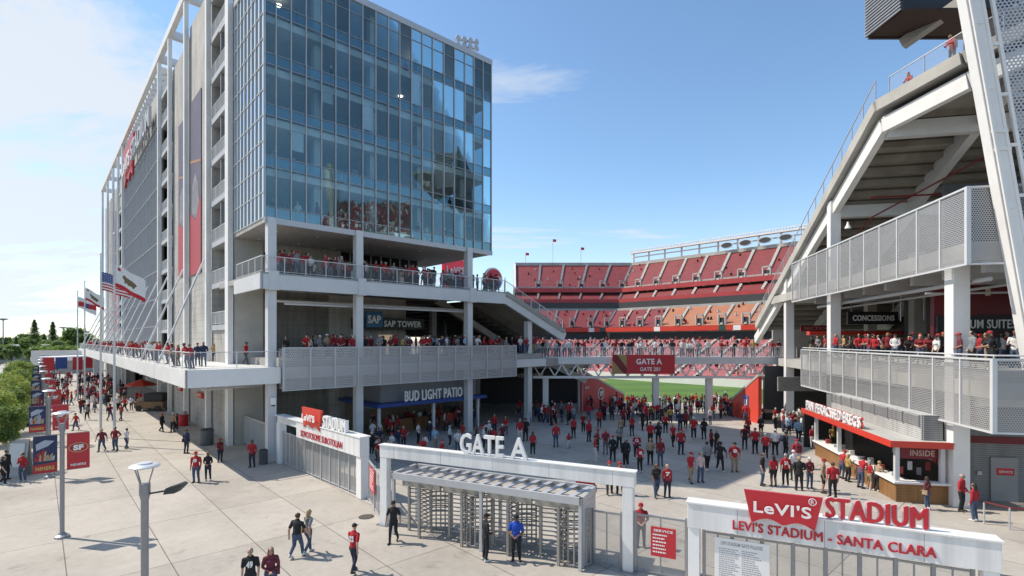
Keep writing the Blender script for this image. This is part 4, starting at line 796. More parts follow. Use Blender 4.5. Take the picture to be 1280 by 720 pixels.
def notice(t0, t1, z0, z1, y, lab, m, ink, head, rows, fr=FG, cols=1, name='notice'):
    g = thing(name, lab, 'sign', fr, ((t0+t1)/2, y, z0)); mb = MB(); mb.box(t0, t1, y-.03, y, z0, z1); mb.build('panel', m, g, bevel=.004)
    mb = MB(); w = t1-t0; hh = z1-z0; mb.text(head, (t0+w*.12, y-.031, z1-hh*.16), (1, 0, 0), w*.76, hh*.085, .006, .02); rr = random.Random(len(head))
    for c in range(cols):
        for i in range(rows):
            cw = w*.84/cols; a = t0+w*.08+c*cw; L = cw*(.55+.38*rr.random()); z = z1-hh*.24-hh*.70*i/rows; s = hh*.28/rows; x = a
            while x < a+L: k = cw*(.05+.09*rr.random()); mb.box(x, min(x+k, a+L), y-.034, y-.03, z-s, z); x += k+cw*.025
    mb.build('print', ink, g); return g
f1 = thing('gate_fence', 'grey mesh fence panels between gate arch and white name sign', 'fence', FG, (12, 0, 0)); fence_run(f1, 11.2, 12.95, 1, 2.1); 
f4 = thing('gate_fence', 'grey framed mesh panel between turnstile canopy and arch post', 'fence', FG, (10, 0, 0)); fence_run(f4, 9.6, 10.7, 1, 2.0)
notice(11.75, 12.6, .72, 1.75, -.06, 'red notice with white print on the mesh fence beside the arch', RED, SIGNW, 'SERVICE', 6)
f2 = thing('gate_fence', 'grey double gates under the large white name sign', 'fence', FG, (17, 0, 0)); fence_run(f2, 13.5, 20.6, 8, 1.84)
notice(13.85, 15.5, .35, 1.72, -.08, 'large white notice in two columns under the name sign', SIGNW, mat('ink_grey', (.35, .34, .36), .6), 'LEVI STADIUM GATE POLICIES', 14, cols=2)
f3 = thing('gate_fence', 'grey mesh fence beyond the right post of the name sign', 'fence', FG, (22, 0, 0)); fence_run(f3, 21.1, 23.6, 2, 1.84)
ns = thing('name_sign', 'wide white entrance beam with red shield and red stadium lettering', 'sign', FG, (17, 0, 0))
mb = MB(); mb.box(13.0, 21.15, -.25, .25, 1.95, 2.78); mb.build('beam', BEAMW, ns, bevel=.012); mb = MB(); mb.box(12.96, 21.19, -.29, .29, 2.78, 2.83); mb.build('cap', WHITE, ns)
for t in (13.2, 20.95): mb = MB(); mb.box(t-.18, t+.18, -.2, .2, 0, 1.95); mb.build('post', SIGNW, ns, bevel=.012)
mb = MB(); batwing(mb, (14.75, -.36, 2.42), (1, 0, 0), 2.2, 1.06, .1); sh = mb.build('shield', RED, ns)
mb = MB(); mb.text("LeVI'S", (15.03, -.47, 2.83), (1, 0, 0), 1.6, .36, .03, .018)
k = 20; c = Vector((16.66, -.485, 3.36))
for a0 in range(k): p0 = 6.2832*a0/k; p1 = 6.2832*(a0+1)/k; mb.beam(c+Vector((.1*math.cos(p0), 0, .1*math.sin(p0))), c+Vector((.1*math.cos(p1), 0, .1*math.sin(p1))), .02, .02)
mb.text('R', c+Vector((-.045, 0, -.055)), (1, 0, 0), .09, .11, .02); mb.build('lettering', SIGNW, sh)
mb = MB(); mb.text('STADIUM', (17.05, -.1, 2.86), (1, 0, 0), 2.5, .6, .05, 0, thick=.028); mb.build('letters', RED, ns)
mb = MB(); mb.text('STADIUM', (17.02, -.07, 2.83), (1, 0, 0), 2.54, .64, .03, 0, thick=.06); mb.build('letter_backing', SIGNW, ns)
mb = MB(); mb.text("LEVI'S STADIUM - SANTA CLARA", (14.42, -.25, 2.12), (1, 0, 0), 5.3, .3, .03, 0, thick=.012); mb.build('slogan', RED, ns)
# left entrance sign and fence
EA = math.atan2(-1, 1); EO = (-15.75, 35.1); FE = (EA, EO)
es = thing('entrance_sign', 'smaller white entrance beam with red shield over grey fence, left of arch', 'sign', FE, (6, 0, 0))
mb = MB(); mb.box(0, 3.4, -.2, .2, 2.75, 3.2); mb.box(3.4, 11.4, -.3, .25, 2.2, 3.2); mb.build('beam', BEAMW, es, bevel=.012)
mb = MB(); mb.box(-.06, 11.46, -.34, .3, 3.2, 3.26); mb.build('cap', WHITE, es)
for t in (.25, 11.15): mb = MB(); mb.box(t-.26, t+.26, -.24, .24, 0, 2.75 if t < 1 else 2.2); mb.build('post', SIGNW, es, bevel=.012)
mb = MB(); batwing(mb, (4.35, -.36, 2.95), (1, 0, 0), 2.65, 1.25, .14); sh = mb.build('shield', ORED, es); mb = MB(); mb.text("LeVI'S", (4.75, -.505, 3.45), (1, 0, 0), 1.75, .42, .03, .03); mb.build('lettering', SIGNW, sh)
mb = MB(); mb.text('STADIUM', (7.1, -.1, 3.27), (1, 0, 0), 2.7, .66, .2, 0, thick=.03); mb.build('letters', SIGNW, es)
mb = MB(); mb.text('SOVOTOSOME SUROTOLIAN', (4.1, -.3, 2.36), (1, 0, 0), 5.4, .38, .03, .0); mb.build('slogan', RED, es)
ef = thing('entrance_fence', 'tall grey mesh fence panels under the smaller entrance beam', 'fence', FE, (6, 0, 0)); fence_run(ef, .55, 10.85, 9, 2.15, 0, FENCE, LGREY)
a = Vector((-7.5, 26.95)); b = Vector((-5.9, 23.45)); ang = math.atan2(b.y-a.y, b.x-a.x); FS = (ang, (a.x, a.y)); L = (b-a).length
lf = thing('link_fence', 'narrow grey fence panel linking entrance beam and gate arch', 'fence', FS, (L/2, 0, 0)); fence_run(lf, .25, L-.1, 2, 2.1, 0, FENCE2, LGREY)
notice(1.0, 2.4, .85, 2.0, -.07, 'narrow red notice on the fence panel left of the arch', RED, SIGNW, 'NOTICE', 6, FS)
# railings further left under the deck
wf = thing('wall_fence', 'pale grey fence gate against the concrete wall under the deck', 'fence', FT, (13, 43, 0)); 
fw = (TA+math.pi/2, (0, 0)); wf2 = wf
mb = MB()
for i in range(4): u = 38.5+i*2.2; mb.box(12.1, 12.2, u-.05, u+.05, 0, 2.3)
mb.box(12.1, 12.2, 38.5, 45.1, 2.2, 2.3); mb.box(12.1, 12.2, 38.5, 45.1, .1, .2)
for i in range(50): u = 38.6+6.5*i/49; mb.box(12.13, 12.16, u-.012, u+.012, .2, 2.2)
mb.build('panel', LGREY, wf)
# ---------------------------------------------------------------- lamps, banners, flags
def lamp_mesh_root(v, u, lab):
    g = thing('street_lamp', lab, 'street lamp', FT, (v, u, 0), 'lamp posts along the plaza')
    mb = MB(); mb.lathe([(.26, 0), (.26, .08), (.15, .14), (.13, .2)], (v, u, 0), 16); mb.build('base', GREYM, g, smooth=True, hard=True)
    mb = MB(); mb.tube([(v, u, .1), (v, u, 4.4), (v, u, 4.55), (v, u, 4.8)], [.083, .083, .12, .12], 14); mb.build('pole', GREYM, g, smooth=True, hard=True)
    mb = MB()
    for k in range(4): a = .6+k*math.pi/2; mb.tube([(v+.1*math.cos(a), u+.1*math.sin(a), 4.75), (v+.26*math.cos(a), u+.26*math.sin(a), 5.2)], .015, 6)
    mb.build('strut', GREYM, g)
    mb = MB(); mb.lathe([(.17, 0), (.31, .02), (.33, .05), (.3, .08), (.16, .1), (.15, .13), (.02, .14)], (v, u, 5.18), 28); mb.build('lamp_head', mat('lamp_head', (.66, .68, .70), .35, .2, .06, 2), g, smooth=True, hard=True)
    return g
LAMPS = [(1.92, 15.35), (.75, 28.8), (.5, 41.9), (.5, 55.2), (.4, 68.5), (.4, 82), (.3, 95.5), (.3, 109)]
ORD = ['nearest grey lamp post with a small floodlight arm and no banners', 'grey lamp post carrying the large pair of banners', 'grey lamp post with banners behind the large pair', 'fourth grey lamp post along the plaza row', 'fifth grey lamp post along the plaza row', 'sixth grey lamp post along the plaza row', 'seventh grey lamp post along the plaza row', 'eighth and farthest grey lamp post along the plaza row']
L0_ = lamp_mesh_root(*LAMPS[0], ORD[0])
first = lamp_mesh_root(*LAMPS[1], ORD[1])
for p, lab in zip(LAMPS[2:], ORD[2:]):
    c = copy_tree(first); place(c, FT, (*p, 0)); c['label'] = lab
v, u = LAMPS[0]
arm = thing('floodlight', 'small dark floodlight on an arm of the nearest lamp post', 'floodlight', F0, (*T2W(v, u), 4.55)); X, D = T2W(v, u)
mb = MB(); mb.tube([(X+.1, D, 4.55), (X+.55, D+.05, 4.62)], .022, 8); mb.build('arm', DARK, arm)
mb = MB(); mb.prism([(X+.5, D-.1, 4.55), (X+.78, D-.1, 4.58), (X+.98, D-.1, 4.78), (X+.9, D-.1, 4.82), (X+.56, D-.1, 4.7)], (0, .26, 0)); mb.build('body', DARK, arm, bevel=.01)
def banner(v, u, side, kind, lab, group):
    g = thing('banner', lab, 'banner', FT, (v+side*.5, u, 2.8), group); x0, x1 = (v+.15, v+.9) if side > 0 else (v-.9, v-.15); z0, z1 = 2.8, 4.36
    mb = MB(); mb.box(x0, x1, u-.012, u+.012, z0, z1); mb.build('cloth', RED if kind == 'red' else mat('banner_navy', (.03, .04, .10), .7, 0, .2, 2), g)
    mb = MB()
    for z in (z0+.02, z1-.02): mb.tube([(v, u, z), (x0 if side < 0 else x1, u, z)], .018, 6)
    mb.build('bracket', GREYM, g)
    mb = MB(); cx_ = (x0+x1)/2; f = u-.014
    if kind == 'red':
        k = 28; cz = 3.72
        mb.prism([(cx_+.33*math.cos(6.2832*i/k), f, cz+.21*math.sin(6.2832*i/k)) for i in range(k)], (0, -.004, 0), 1); mb.prism([(cx_+.295*math.cos(6.2832*i/k), f-.005, cz+.18*math.sin(6.2832*i/k)) for i in range(k)], (0, -.004, 0), 2)
        mb.text('SF', (cx_-.17, f-.01, cz-.12), (1, 0, 0), .34, .24, .006, .06, 0); mb.text('NINERS', (cx_-.25, f-.004, 2.95), (1, 0, 0), .5, .1, .006, .02, 0)
        mb.build('print', [SIGNW, mat('logo_gold', (.48, .35, .17), .5), mat('logo_red', (.42, .015, .02), .5)], g)
    else:
        rr = random.Random(int(u*7)); mb.prism([(x0, f, z0), (x1, f, z0), (x1, f, z0+.42), (x0, f, z0+.36)], (0, -.004, 0), 2)
        for i in range(9): a = x0+.05+.066*i; hh = .2+.5*rr.random(); mb.prism([(a, f-.005, z0+.5), (a+.07, f-.005, z0+.5), (a+.1, f-.005, z0+.5+hh), (a-.02, f-.005, z0+.45+hh*.8)], (0, -.004, 0), rr.choice([0, 1, 2, 1]))
        mb.prism([(x0+.1, f, 3.75), (x0+.45, f, 3.9), (x0+.66, f, 4.1), (x0+.35, f, 4.16), (x0+.08, f, 4.0)], (0, -.006, 0), 0)
        mb.text('NINERS', (x0+.08, f-.006, z0+.12), (1, 0, 0), .58, .16, .006, .03, 3)
        mb.build('print', [mat('print_grey', (.40, .44, .50), .7), mat('print_sand', (.45, .33, .22), .7), mat('print_red', (.40, .03, .035), .7), mat('print_gold', (.6, .42, .12), .6)], g)
names = ['on the large front lamp post', 'on the second bannered lamp post', 'on the third bannered lamp post', 'on the fourth bannered lamp post', 'on the fifth bannered lamp post', 'on the sixth bannered lamp post', 'on the farthest bannered lamp post']
for (v, u), nm in zip(LAMPS[1:], names):
    banner(v, u, -1, 'navy', 'navy banner with picture print '+nm, 'navy banners on lamp posts'); banner(v, u, 1, 'red', 'red banner with oval emblem '+nm, 'red banners on lamp posts')
def flagpole(px, D, ztop, lab, zb=0):
    X = (px-640)/646*D; g = thing('flagpole', lab, 'flagpole', F0, (X, D, zb), 'flagpoles before the long facade')
    mb = MB(); mb.tube([(X, D, zb), (X, D, ztop)], [.1, .05], 10); mb.build('pole', OFFW, g); mb = MB(); mb.lathe([(.01, .24), (.1, .12), (.01, 0)], (X, D, ztop), 10); mb.build('finial', OFFW, g); return X
def flag(X, D, z, w, h, kind, lab, droop):
    """cloth with a wave; colours by region of the flag"""
    nu, nv = 42, 26
    def P(a, b):
        x = a*w; y = .16*math.sin(a*7+b*1.2)*a; zz = z-(1-b)*h-droop*w*a**1.2+.05*math.sin(a*9)*a; return (X+.08+x*.94, D+y, zz)
    v = [P(i/nu, j/nv) for j in range(nv+1) for i in range(nu+1)]; f = []; m = []
    for j in range(nv):
        for i in range(nu):
            a = (i+.5)/nu; b = (j+.5)/nv; f.append((j*(nu+1)+i, j*(nu+1)+i+1, (j+1)*(nu+1)+i+1, (j+1)*(nu+1)+i))
            if kind == 'stripes':
                k = 1 if int(b*13) % 2 == 0 else 0
                if a < .42 and b > .46: k = 3 if i % 3 == 1 and j % 3 == (1 if (i//3) % 2 else 2) else 2
            elif kind == 'bear':
                k = 1 if b < .2 else 0
                if ((a-.52)/.24)**2+((b-.52)/.13)**2 < 1 or (.32 < a < .38 and .36 < b < .5) or (.62 < a < .69 and .36 < b < .5) or ((a-.33)/.09)**2+((b-.58)/.1)**2 < 1 or (.44 < a < .49 and .36 < b < .5): k = 4
                if .3 < a < .75 and .335 < b < .365: k = 4
                if a < .2 and b > .72 and (a-.13)**2+((b-.84)*.7)**2 < .003: k = 1
            else:
                k = 1 if abs(b-.5-(a-.5)*.3) < .22 else 0
                if k and abs(a-.5) < .15: k = 2
            m.append(k)
    mb = MB(); mb.v = v; mb.f = f; mb.m = m
    return single(mb, 'flag', [mat('flag_white', (.75, .74, .72), .7, 0, .06, 2), mat('flag_red', (.50, .02, .03), .7, 0, .08, 2), mat('flag_blue', (.03, .06, .22), .7, 0, .08, 2), SIGNW, mat('flag_bear', (.16, .11, .05), .7)], lab, 'flag', F0, (X, D, z), smooth=True)
X = flagpole(143, 40.5, 16.5, 'tallest pale flagpole before the long facade', 0); flag(X, 40.5, 14.2, 2.4, 1.75, 'bear', 'large white flag with brown bear and red lower stripe', .52)
X = flagpole(126, 44, 15.5, 'pale flagpole carrying the striped flag', 0); flag(X, 44, 14.1, 2.5, 1.55, 'stripes', 'red and white striped flag with blue canton', .3)
X = flagpole(106, 62, 15.2, 'third pale flagpole, behind the striped flag', 0); flag(X, 62, 14.6, 2.3, 1.5, 'bear', 'smaller white flag with red lower stripe, farther back', .55)
X = flagpole(97, 70, 14.8, 'shortest and farthest pale flagpole', 0); flag(X, 70, 14.2, 2.5, 1.5, 'red', 'farthest flag, red and white, hanging folded', .45)
# ---------------------------------------------------------------- street furniture on the plaza
def bin_at(px, py, r, h, lab):
    X, D = GP(px, py); g = thing('trash_bin', lab, 'bin', F0, (X, D, 0)); mb = MB(); mb.lathe([(r*.92, 0), (r, .05), (r, h), (r*1.05, h+.02), (r*1.05, h+.1)], (X, D, 0), 20); mb.build('barrel', mat('bin_grey', (.10, .11, .12), .6), g, smooth=True, hard=True)
    mb = MB(); mb.lathe([(r*.99, .0), (r*.8, .09), (r*.1, .12)], (X, D, h+.1), 20); mb.build('lid', DARK, g, smooth=True, hard=True)
bin_at(258.5, 556, .48, 1.1, 'large dark round bin by the white corner pier'); bin_at(329, 580, .28, .8, 'small dark bin at the foot of the white column')
g = thing('wall_speaker', 'pale camera box fixed on the white column under the deck', 'camera', FT, (11.8, 37, 4)); mb = MB(); mb.box(11.65, 11.95, 36.75, 37.08, 3.9, 4.4); mb.build('housing', SIGNW, g, bevel=.02); mb = MB(); mb.lathe([(.02, -.12), (.12, -.06), (.14, 0)], (11.8, 36.9, 3.9), 14); mb.build('dome', DARK, g)
X, D = GP(458, 646); g = thing('drain_cover', 'round iron drain cover set in the paving near the entrance beam', 'drain', F0, (X, D, 0)); mb = MB(); mb.lathe([(.3, .0), (.3, .012)], (X, D, 0), 20); mb.build('lid', mat('iron', (.10, .09, .08), .7, .3, .2, 8), g); mb = MB(); mb.lathe([(.36, 0), (.36, .008)], (X, D, 0), 20); mb.build('ring', DARK, g)
def cart(px, py, lab, top):
    X, D = GP(px, py); g = thing('vendor_cart', lab, 'cart', F0, (X, D, 0)); 
    mb = MB(); mb.box(X-1.7, X+1.7, D-.9, D+.9, .35, 1.15); mb.build('body', mat('cart_brown', (.20, .12, .06), .6, 0, .2, 1.5), g, bevel=.05)
    mb = MB(); mb.box(X-.6, X+1.7, D-.92, D+.92, 1.15, 2.1); mb.build('cover', BLACK, g, bevel=.12)
    for sx_ in (-1.1, 1.1):
        for sy in (-.92, .92): mb = MB(); mb.tube([(X+sx_, D+sy-.08, .35), (X+sx_, D+sy+.08, .35)], .34, 16); mb.build('wheel', BLACK, g)
    for sx_ in (-1.6, -.7): mb = MB(); mb.beam((X+sx_, D-.8, 1.1), (X+sx_, D-.8, 2.1), .05, .05); mb.build('post', GREYM, g)
    for k in range(3): mb = MB(); mb.box(X-1.5+.35*k, X-1.25+.35*k, D-.7, D-.3, 1.15, 1.45+.1*k); mb.build('goods', mat('goods_tan', (.45, .33, .2), .7), g)
cart(192, 513, 'brown and black vendor cart under the deck edge', 0)
X, D = GP(176, 500); g = thing('market_umbrella', 'red market umbrella over the vendor carts', 'umbrella', F0, (X, D, 0)); mb = MB(); mb.tube([(X, D, 0), (X, D, 2.8)], .04); mb.build('pole', LGREY, g)
mb = MB(); mb.lathe([(1.9, 0), (1.85, .12), (1.0, .55), (.05, .85)], (X, D, 2.0), 8); mb.build('canopy', ORED, g)
X, D = GP(229, 532); g = thing('vendor_stool', 'red round vendor stand under the deck', 'stand', F0, (X, D, 0)); mb = MB(); mb.lathe([(.42, 0), (.45, .1), (.45, .95), (.5, 1.0), (.5, 1.08)], (X, D, 0), 18); mb.build('drum', RED, g, smooth=True, hard=True); mb = MB(); mb.box(X-.25, X+.25, D-.2, D+.2, 1.08, 1.4); mb.build('tray', LCONC, g)
def aframe(px, py, w, h, lab):
    X, D = GP(px, py); g = thing('board_stand', lab, 'sign', F0, (X, D, 0)); mb = MB(); mb.prism([(X-w/2, D-.3, 0), (X+w/2, D-.3, 0), (X+w/2, D, h), (X-w/2, D, h)], (0, .04, 0)); mb.prism([(X-w/2, D+.3, 0), (X+w/2, D+.3, 0), (X+w/2, D+.04, h), (X-w/2, D+.04, h)], (0, .04, 0)); mb.build('board', LCONC, g)
    mb = MB(); mb.prism([(X-w*.38, D-.27, .25*h), (X+w*.38, D-.27, .25*h), (X+w*.38, D-.06, .9*h), (X-w*.38, D-.06, .9*h)], (0, -.02, 0)); mb.build('poster', OFFW, g)
aframe(24, 594, 1.2, 2.2, 'pale folding board stand on the far left plaza')
X, D = GP(722, 610); g = thing('sandwich_board', 'white and red board standing behind the turnstile canopy', 'sign', F0, (X, D, 0)); mb = MB(); mb.box(X-.1, X+1.0, D, D+.06, 0.0, 1.25); mb.build('board', RED, g); mb = MB(); mb.box(X-.75, X-.1, D, D+.06, 0, 1.35); mb.build('side_board', SIGNW, g)
mb = MB(); mb.text('TICKETS', (X, D-.01, .75), (1, 0, 0), .8, .2, .01); mb.build('lettering', mat('pale_pink', (.6, .3, .3), .5), g)
# white portal far along the plaza
v0, u0 = 3.0, 150
g = thing('far_portal', 'white portal frame with coloured panels at the far end of the plaza', 'gate', FT, (5, 140, 0)); mb = MB(); mb.box(-1, .2, 138, 139, 0, 5.2); mb.box(8.5, 9.3, 138, 139, 0, 5.2); mb.box(-1, 9.3, 138, 139, 5.2, 6.2); mb.build('frame', SIGNW, g)
for i, (a, b, m) in enumerate(((.6, 2.4, RED), (2.6, 4.4, NAVYB), (5.2, 6.8, RED), (7, 8.4, RED))):
    mb = MB(); mb.box(a, b, 138.3, 138.5, 2.2+.3*(i % 2), 4.8); mb.build('panel', m, g)
# ---------------------------------------------------------------- cars
def car(v, u, col, lab):
    g = thing('parked_car', lab, 'car', FT, (v, u, 0), 'cars parked beyond the plaza trees'); L = 4.4; w = .88
    prof = [(-2.2, .35), (-2.25, .7), (-2.1, .88), (-1.2, .98), (-.5, 1.42), (.8, 1.45), (1.6, 1.05), (2.15, .98), (2.2, .6), (2.15, .35)]
    mb = MB(); mb.prism([(v-w, u+y, z) for y, z in prof], (2*w, 0, 0)); mb.build('body', mat('car_'+col[0], col[1], .25, .1, .04, 1, coat=.6), g, bevel=.05)
    for s in (-1, 1):
        mb = MB(); mb.prism([(v+s*(w+.004), u+y, z) for y, z in ((-1.0, 1.0), (-.42, 1.36), (.75, 1.38), (1.35, 1.05))], (s*.01, 0, 0)); mb.build('side_window', BLACK, g)
        for y in (-1.35, 1.4): mb = MB(); mb.tube([(v+s*(w-.18), u+y, .33), (v+s*(w+.03), u+y, .33)], .33, 16); wh = mb.build('wheel', BLACK, g); mb = MB(); mb.tube([(v+s*(w+.03), u+y, .33), (v+s*(w+.04), u+y, .33)], .19, 12); mb.build('rim', STEEL, wh)
    mb = MB(); mb.prism([(v-w*.85, u-1.17, 1.02), (v+w*.85, u-1.17, 1.02), (v+w*.8, u-.52, 1.42), (v-w*.8, u-.52, 1.42)], (0, -.02, .02)); mb.build('windscreen', BLACK, g)
    for s in (-1, 1): mb = MB(); mb.box(v+s*.6-.16, v+s*.6+.16, u-2.24, u-2.2, .62, .78); mb.build('headlight', SIGNW, g)
for i, (v, u, col, lab) in enumerate(((-1.5, 70, ('white', (.7, .7, .7)), 'white car parked nearest behind the plaza trees'), (-1.7, 79, ('silver', (.45, .46, .48)), 'silver car parked between the plaza trees'), (-1.6, 90, ('white', (.7, .7, .7)), 'white car parked farther along the plaza trees'), (-1.7, 101, ('black', (.02, .02, .025)), 'black car parked farthest along the plaza trees'))): car(v, u, col, lab)
# ---------------------------------------------------------------- trees
LEAF = [mat('leaf_deep', (.06, .10, .022), .65, 0, .25, 3), mat('leaf_green', (.105, .155, .03), .65, 0, .25, 3), mat('leaf_yellow', (.17, .20, .04), .65, 0, .25, 3)]
for m_ in LEAF:                                    # light also comes through the leaves
    t_ = m_.node_tree; p_ = t_.nodes['Principled BSDF']; tl = N(t_, 'ShaderNodeBsdfTranslucent'); t_.links.new(p_.inputs['Base Color'].links[0].from_socket, tl.inputs[0]); ad = N(t_, 'ShaderNodeAddShader'); t_.links.new(p_.outputs[0], ad.inputs[0]); t_.links.new(tl.outputs[0], ad.inputs[1]); t_.links.new(ad.outputs[0], t_.nodes['Material Output'].inputs[0])
BARK = mat('bark', (.11, .085, .06), .9, 0, .3, 5, .4, 20)
def crown(seed, h, r, n, leaf, z0, squash=1., pal=(0, 1, 1, 2)):
    rr = random.Random(seed); v = []; f = []; m = []; cl = []
    for k in range(34):
        a = rr.random()*6.283; e = rr.uniform(-.5, 1); q = rr.uniform(.45, 1)*r*math.sqrt(max(.05, 1-e*e*.75)); cl.append((q*math.cos(a)*.9, q*math.sin(a)*.9, z0+(h-z0)*(.5+.46*e)*squash+rr.uniform(-.2, .2), rr.uniform(.22, .42)*r, rr.choice(pal)))
    for i in range(n):
        c = rr.choice(cl); d = Vector((rr.gauss(0, 1), rr.gauss(0, 1), rr.gauss(0, .8))); d = d.normalized()*c[3]*rr.random()**.4; p = Vector(c[:3])+d; s = leaf*rr.uniform(.6, 1.4)
        a = Vector((rr.gauss(0, 1), rr.gauss(0, 1), rr.gauss(0, .6))).normalized(); b = a.cross(Vector((rr.gauss(0, 1), rr.gauss(0, 1), rr.gauss(0, 1)))).normalized()
        k = len(v); v += [p-a*s, p-b*s*.55, p+a*s, p+b*s*.55]; f.append((k, k+1, k+2, k+3)); m.append(c[4] if rr.random() < .8 else rr.choice(pal))
    me = bpy.data.meshes.new('crown'); me.from_pydata(v, [], f)
    for q in LEAF: me.materials.append(q)
    me.polygons.foreach_set('material_index', m); return me, cl
def trunk_mesh(seed, h, cl, r):
    rr = random.Random(seed); mb = MB(); top = Vector((rr.uniform(-.2, .2), rr.uniform(-.2, .2), h*.62)); mb.tube([(0, 0, -.05), (0, 0, h*.2), top*.7, top], [r*1.3, r, r*.75, r*.4], 8)
    for c in cl[:9]: a = Vector((0, 0, h*rr.uniform(.25, .5))); b = Vector(c[:3]); mb.tube([a, a.lerp(b, .5)+Vector((0, 0, .2)), b], [r*.45, r*.3, r*.12], 6)
    me = bpy.data.meshes.new('trunk'); me.from_pydata(mb.v, [], mb.f); me.materials.append(BARK); return me
VAR = []
for s, (h, r, n, leaf, z0, pal, tr_) in enumerate(((6.4, 2.7, 9500, .115, 1.7, (0, 1, 1, 2), .14), (5.6, 2.5, 8500, .115, 1.5, (1, 1, 2, 2), .13), (6.0, 2.6, 9000, .115, 1.6, (0, 1, 2, 2), .13), (13, 6, 3600, .55, 2, (0, 0, 1), .35), (10, 5, 3000, .5, 1, (0, 1, 1), .3))):
    c, cl = crown(s+20, h, r, n, leaf, z0, 1, pal); VAR.append((c, trunk_mesh(s, h, cl, tr_)))
def conifer(seed, h, r):
    rr = random.Random(seed); v = []; f = []; m = []
    for i in range(3600):
        t = rr.random()**.8; z = h*(.08+.92*t); q = r*(1-t)**.8*(.35+.65*rr.random())*(1+.25*math.sin(z*3)); a = rr.random()*6.283; p = Vector((q*math.cos(a), q*math.sin(a), z)); o = Vector((math.cos(a), math.sin(a), -.4)); s = .5*rr.uniform(.6, 1.3); b = o.cross(Vector((0, 0, 1))).normalized(); k = len(v)
        v += [p-b*s*.4, p+o*s, p+b*s*.4, p-o*s*.4]; f.append((k, k+1, k+2, k+3)); m.append(rr.choice((0, 0, 0, 1)))
    me = bpy.data.meshes.new('crown'); me.from_pydata(v, [], f)
    for q in LEAF: me.materials.append(q)
    me.polygons.foreach_set('material_index', m); mb = MB(); mb.tube([(0, 0, 0), (0, 0, h*.9)], [.3, .05], 8); tm = bpy.data.meshes.new('trunk'); tm.from_pydata(mb.v, [], mb.f); tm.materials.append(BARK); return me, tm
VAR.append(conifer(3, 17, 4.2)); VAR.append(conifer(8, 15, 3.2))
def tree(kind, X, D, s, rz, lab, group, name='tree', z=0):
    g = bpy.data.objects.new(name, None); COL.objects.link(g); g.location = (X, D, z); g.rotation_euler = (0, 0, rz); g.scale = (s, s, s); tag(g, lab, 'tree', group)
    for nm, me in (('crown', VAR[kind][0]), ('trunk', VAR[kind][1])): o = bpy.data.objects.new(nm, me); COL.objects.link(o); o.parent = g
rr = random.Random(4); NTH = ['nearest', 'second', 'third', 'fourth', 'fifth', 'sixth', 'seventh', 'eighth', 'ninth', 'tenth', 'eleventh', 'twelfth', 'thirteenth', 'fourteenth']
for i in range(14):
    v = -2.1+rr.uniform(-.35, .35); u = 46+i*6.2+rr.uniform(-.7, .7); tree(i % 3, *T2W(v, u), rr.uniform(.62, .78), rr.random()*6, NTH[i]+' bushy green tree in the row left of the plaza', 'trees in the row left of the plaza')
for i, (px, D, k, s, ap) in enumerate(((43, 240, 5, 1.05, 'dark tall conifer on the far left skyline'), (66, 250, 6, 1.15, 'narrower dark conifer right of the tall one on the skyline'), (20, 260, 5, .6, 'low dark conifer left of the skyline pair'), (55, 235, 6, .75, 'small dark conifer between the skyline pair'))): tree(k, (px-640)/646*D, D, s, i, ap, 'conifers on the far skyline', 'conifer')
for i in range(14):
    px = -30+i*11.5+rr.uniform(-3, 3); D = rr.uniform(205, 330); tree(3 if i % 2 else 4, (px-640)/646*D, D, rr.uniform(.62, .95), rr.random()*6, NTH[i]+' from left of the round trees along the far skyline', 'round trees along the far skyline')
HW = ['first', 'second', 'third', 'fourth', 'fifth', 'sixth', 'seventh', 'eighth', 'ninth', 'tenth', 'eleventh', 'twelfth']
for i in range(12):
    px = -22+i*9.5+rr.uniform(-2, 2); D = rr.uniform(168, 200); tree(3+i % 2, (px-640)/646*D, D, rr.uniform(.42, .6), rr.random()*6, HW[i]+' from left of the low trees before the far skyline', 'low trees before the far skyline')
for i, (px, D) in enumerate(((48, 150), (62, 156), (78, 150), (90, 160))): tree(4, (px-640)/646*D, D, .62, i, ['round yellow-green tree far down the plaza, leftmost of four', 'round yellow-green tree far down the plaza, second of four', 'round yellow-green tree far down the plaza, third of four', 'round yellow-green tree far down the plaza, rightmost of four'][i], 'round trees at the plaza end')
# far low buildings
for i, (px0, px1, D, h, lab) in enumerate(((-40, 18, 190, 5.2, 'long low white building on the far left'), (20, 38, 205, 6.5, 'small pale building with flat roof on the far left'), (50, 74, 128, 4.2, 'low white canopy roof beyond the plaza trees'))):
    X0 = (px0-640)/646*D; X1 = (px1-640)/646*D; g = thing('far_building', lab, 'building', F0, ((X0+X1)/2, D, 0)); mb = MB(); mb.box(X0, X1, D, D+14, 0, h*.72); mb.build('wall', mat('far_wall_paint', (.42, .40, .37), .8), g); mb = MB(); mb.box(X0-1, X1+1, D-1.5, D+15, h*.74, h); mb.build('roof', SIGNW, g)
    mb = MB()
    for k in range(6): a = X0+(X1-X0)*(k+.2)/6; mb.box(a, a+(X1-X0)/10, D-.06, D, h*.2, h*.55)
    mb.build('window', DARK, g)
for i, (px, D, z, lab) in enumerate(((4, 230, 17, 'tall mast lamp at the far left edge'), (79, 260, 14, 'thin mast lamp right of the skyline conifers'), (88, 230, 13, 'paired mast lamp near the flagpoles'))):
    X = (px-640)/646*D; g = thing('mast_lamp', lab, 'lamp', F0, (X, D, 0), 'far mast lamps'); mb = MB(); mb.tube([(X, D, 0), (X, D, z)], .22, 8); mb.build('mast', GREYM, g); mb = MB(); mb.lathe([(.3, 0), (1.7, .5), (1.7, .8), (.3, 1)], (X, D, z), 12); mb.build('lamp_head', GREYM, g)
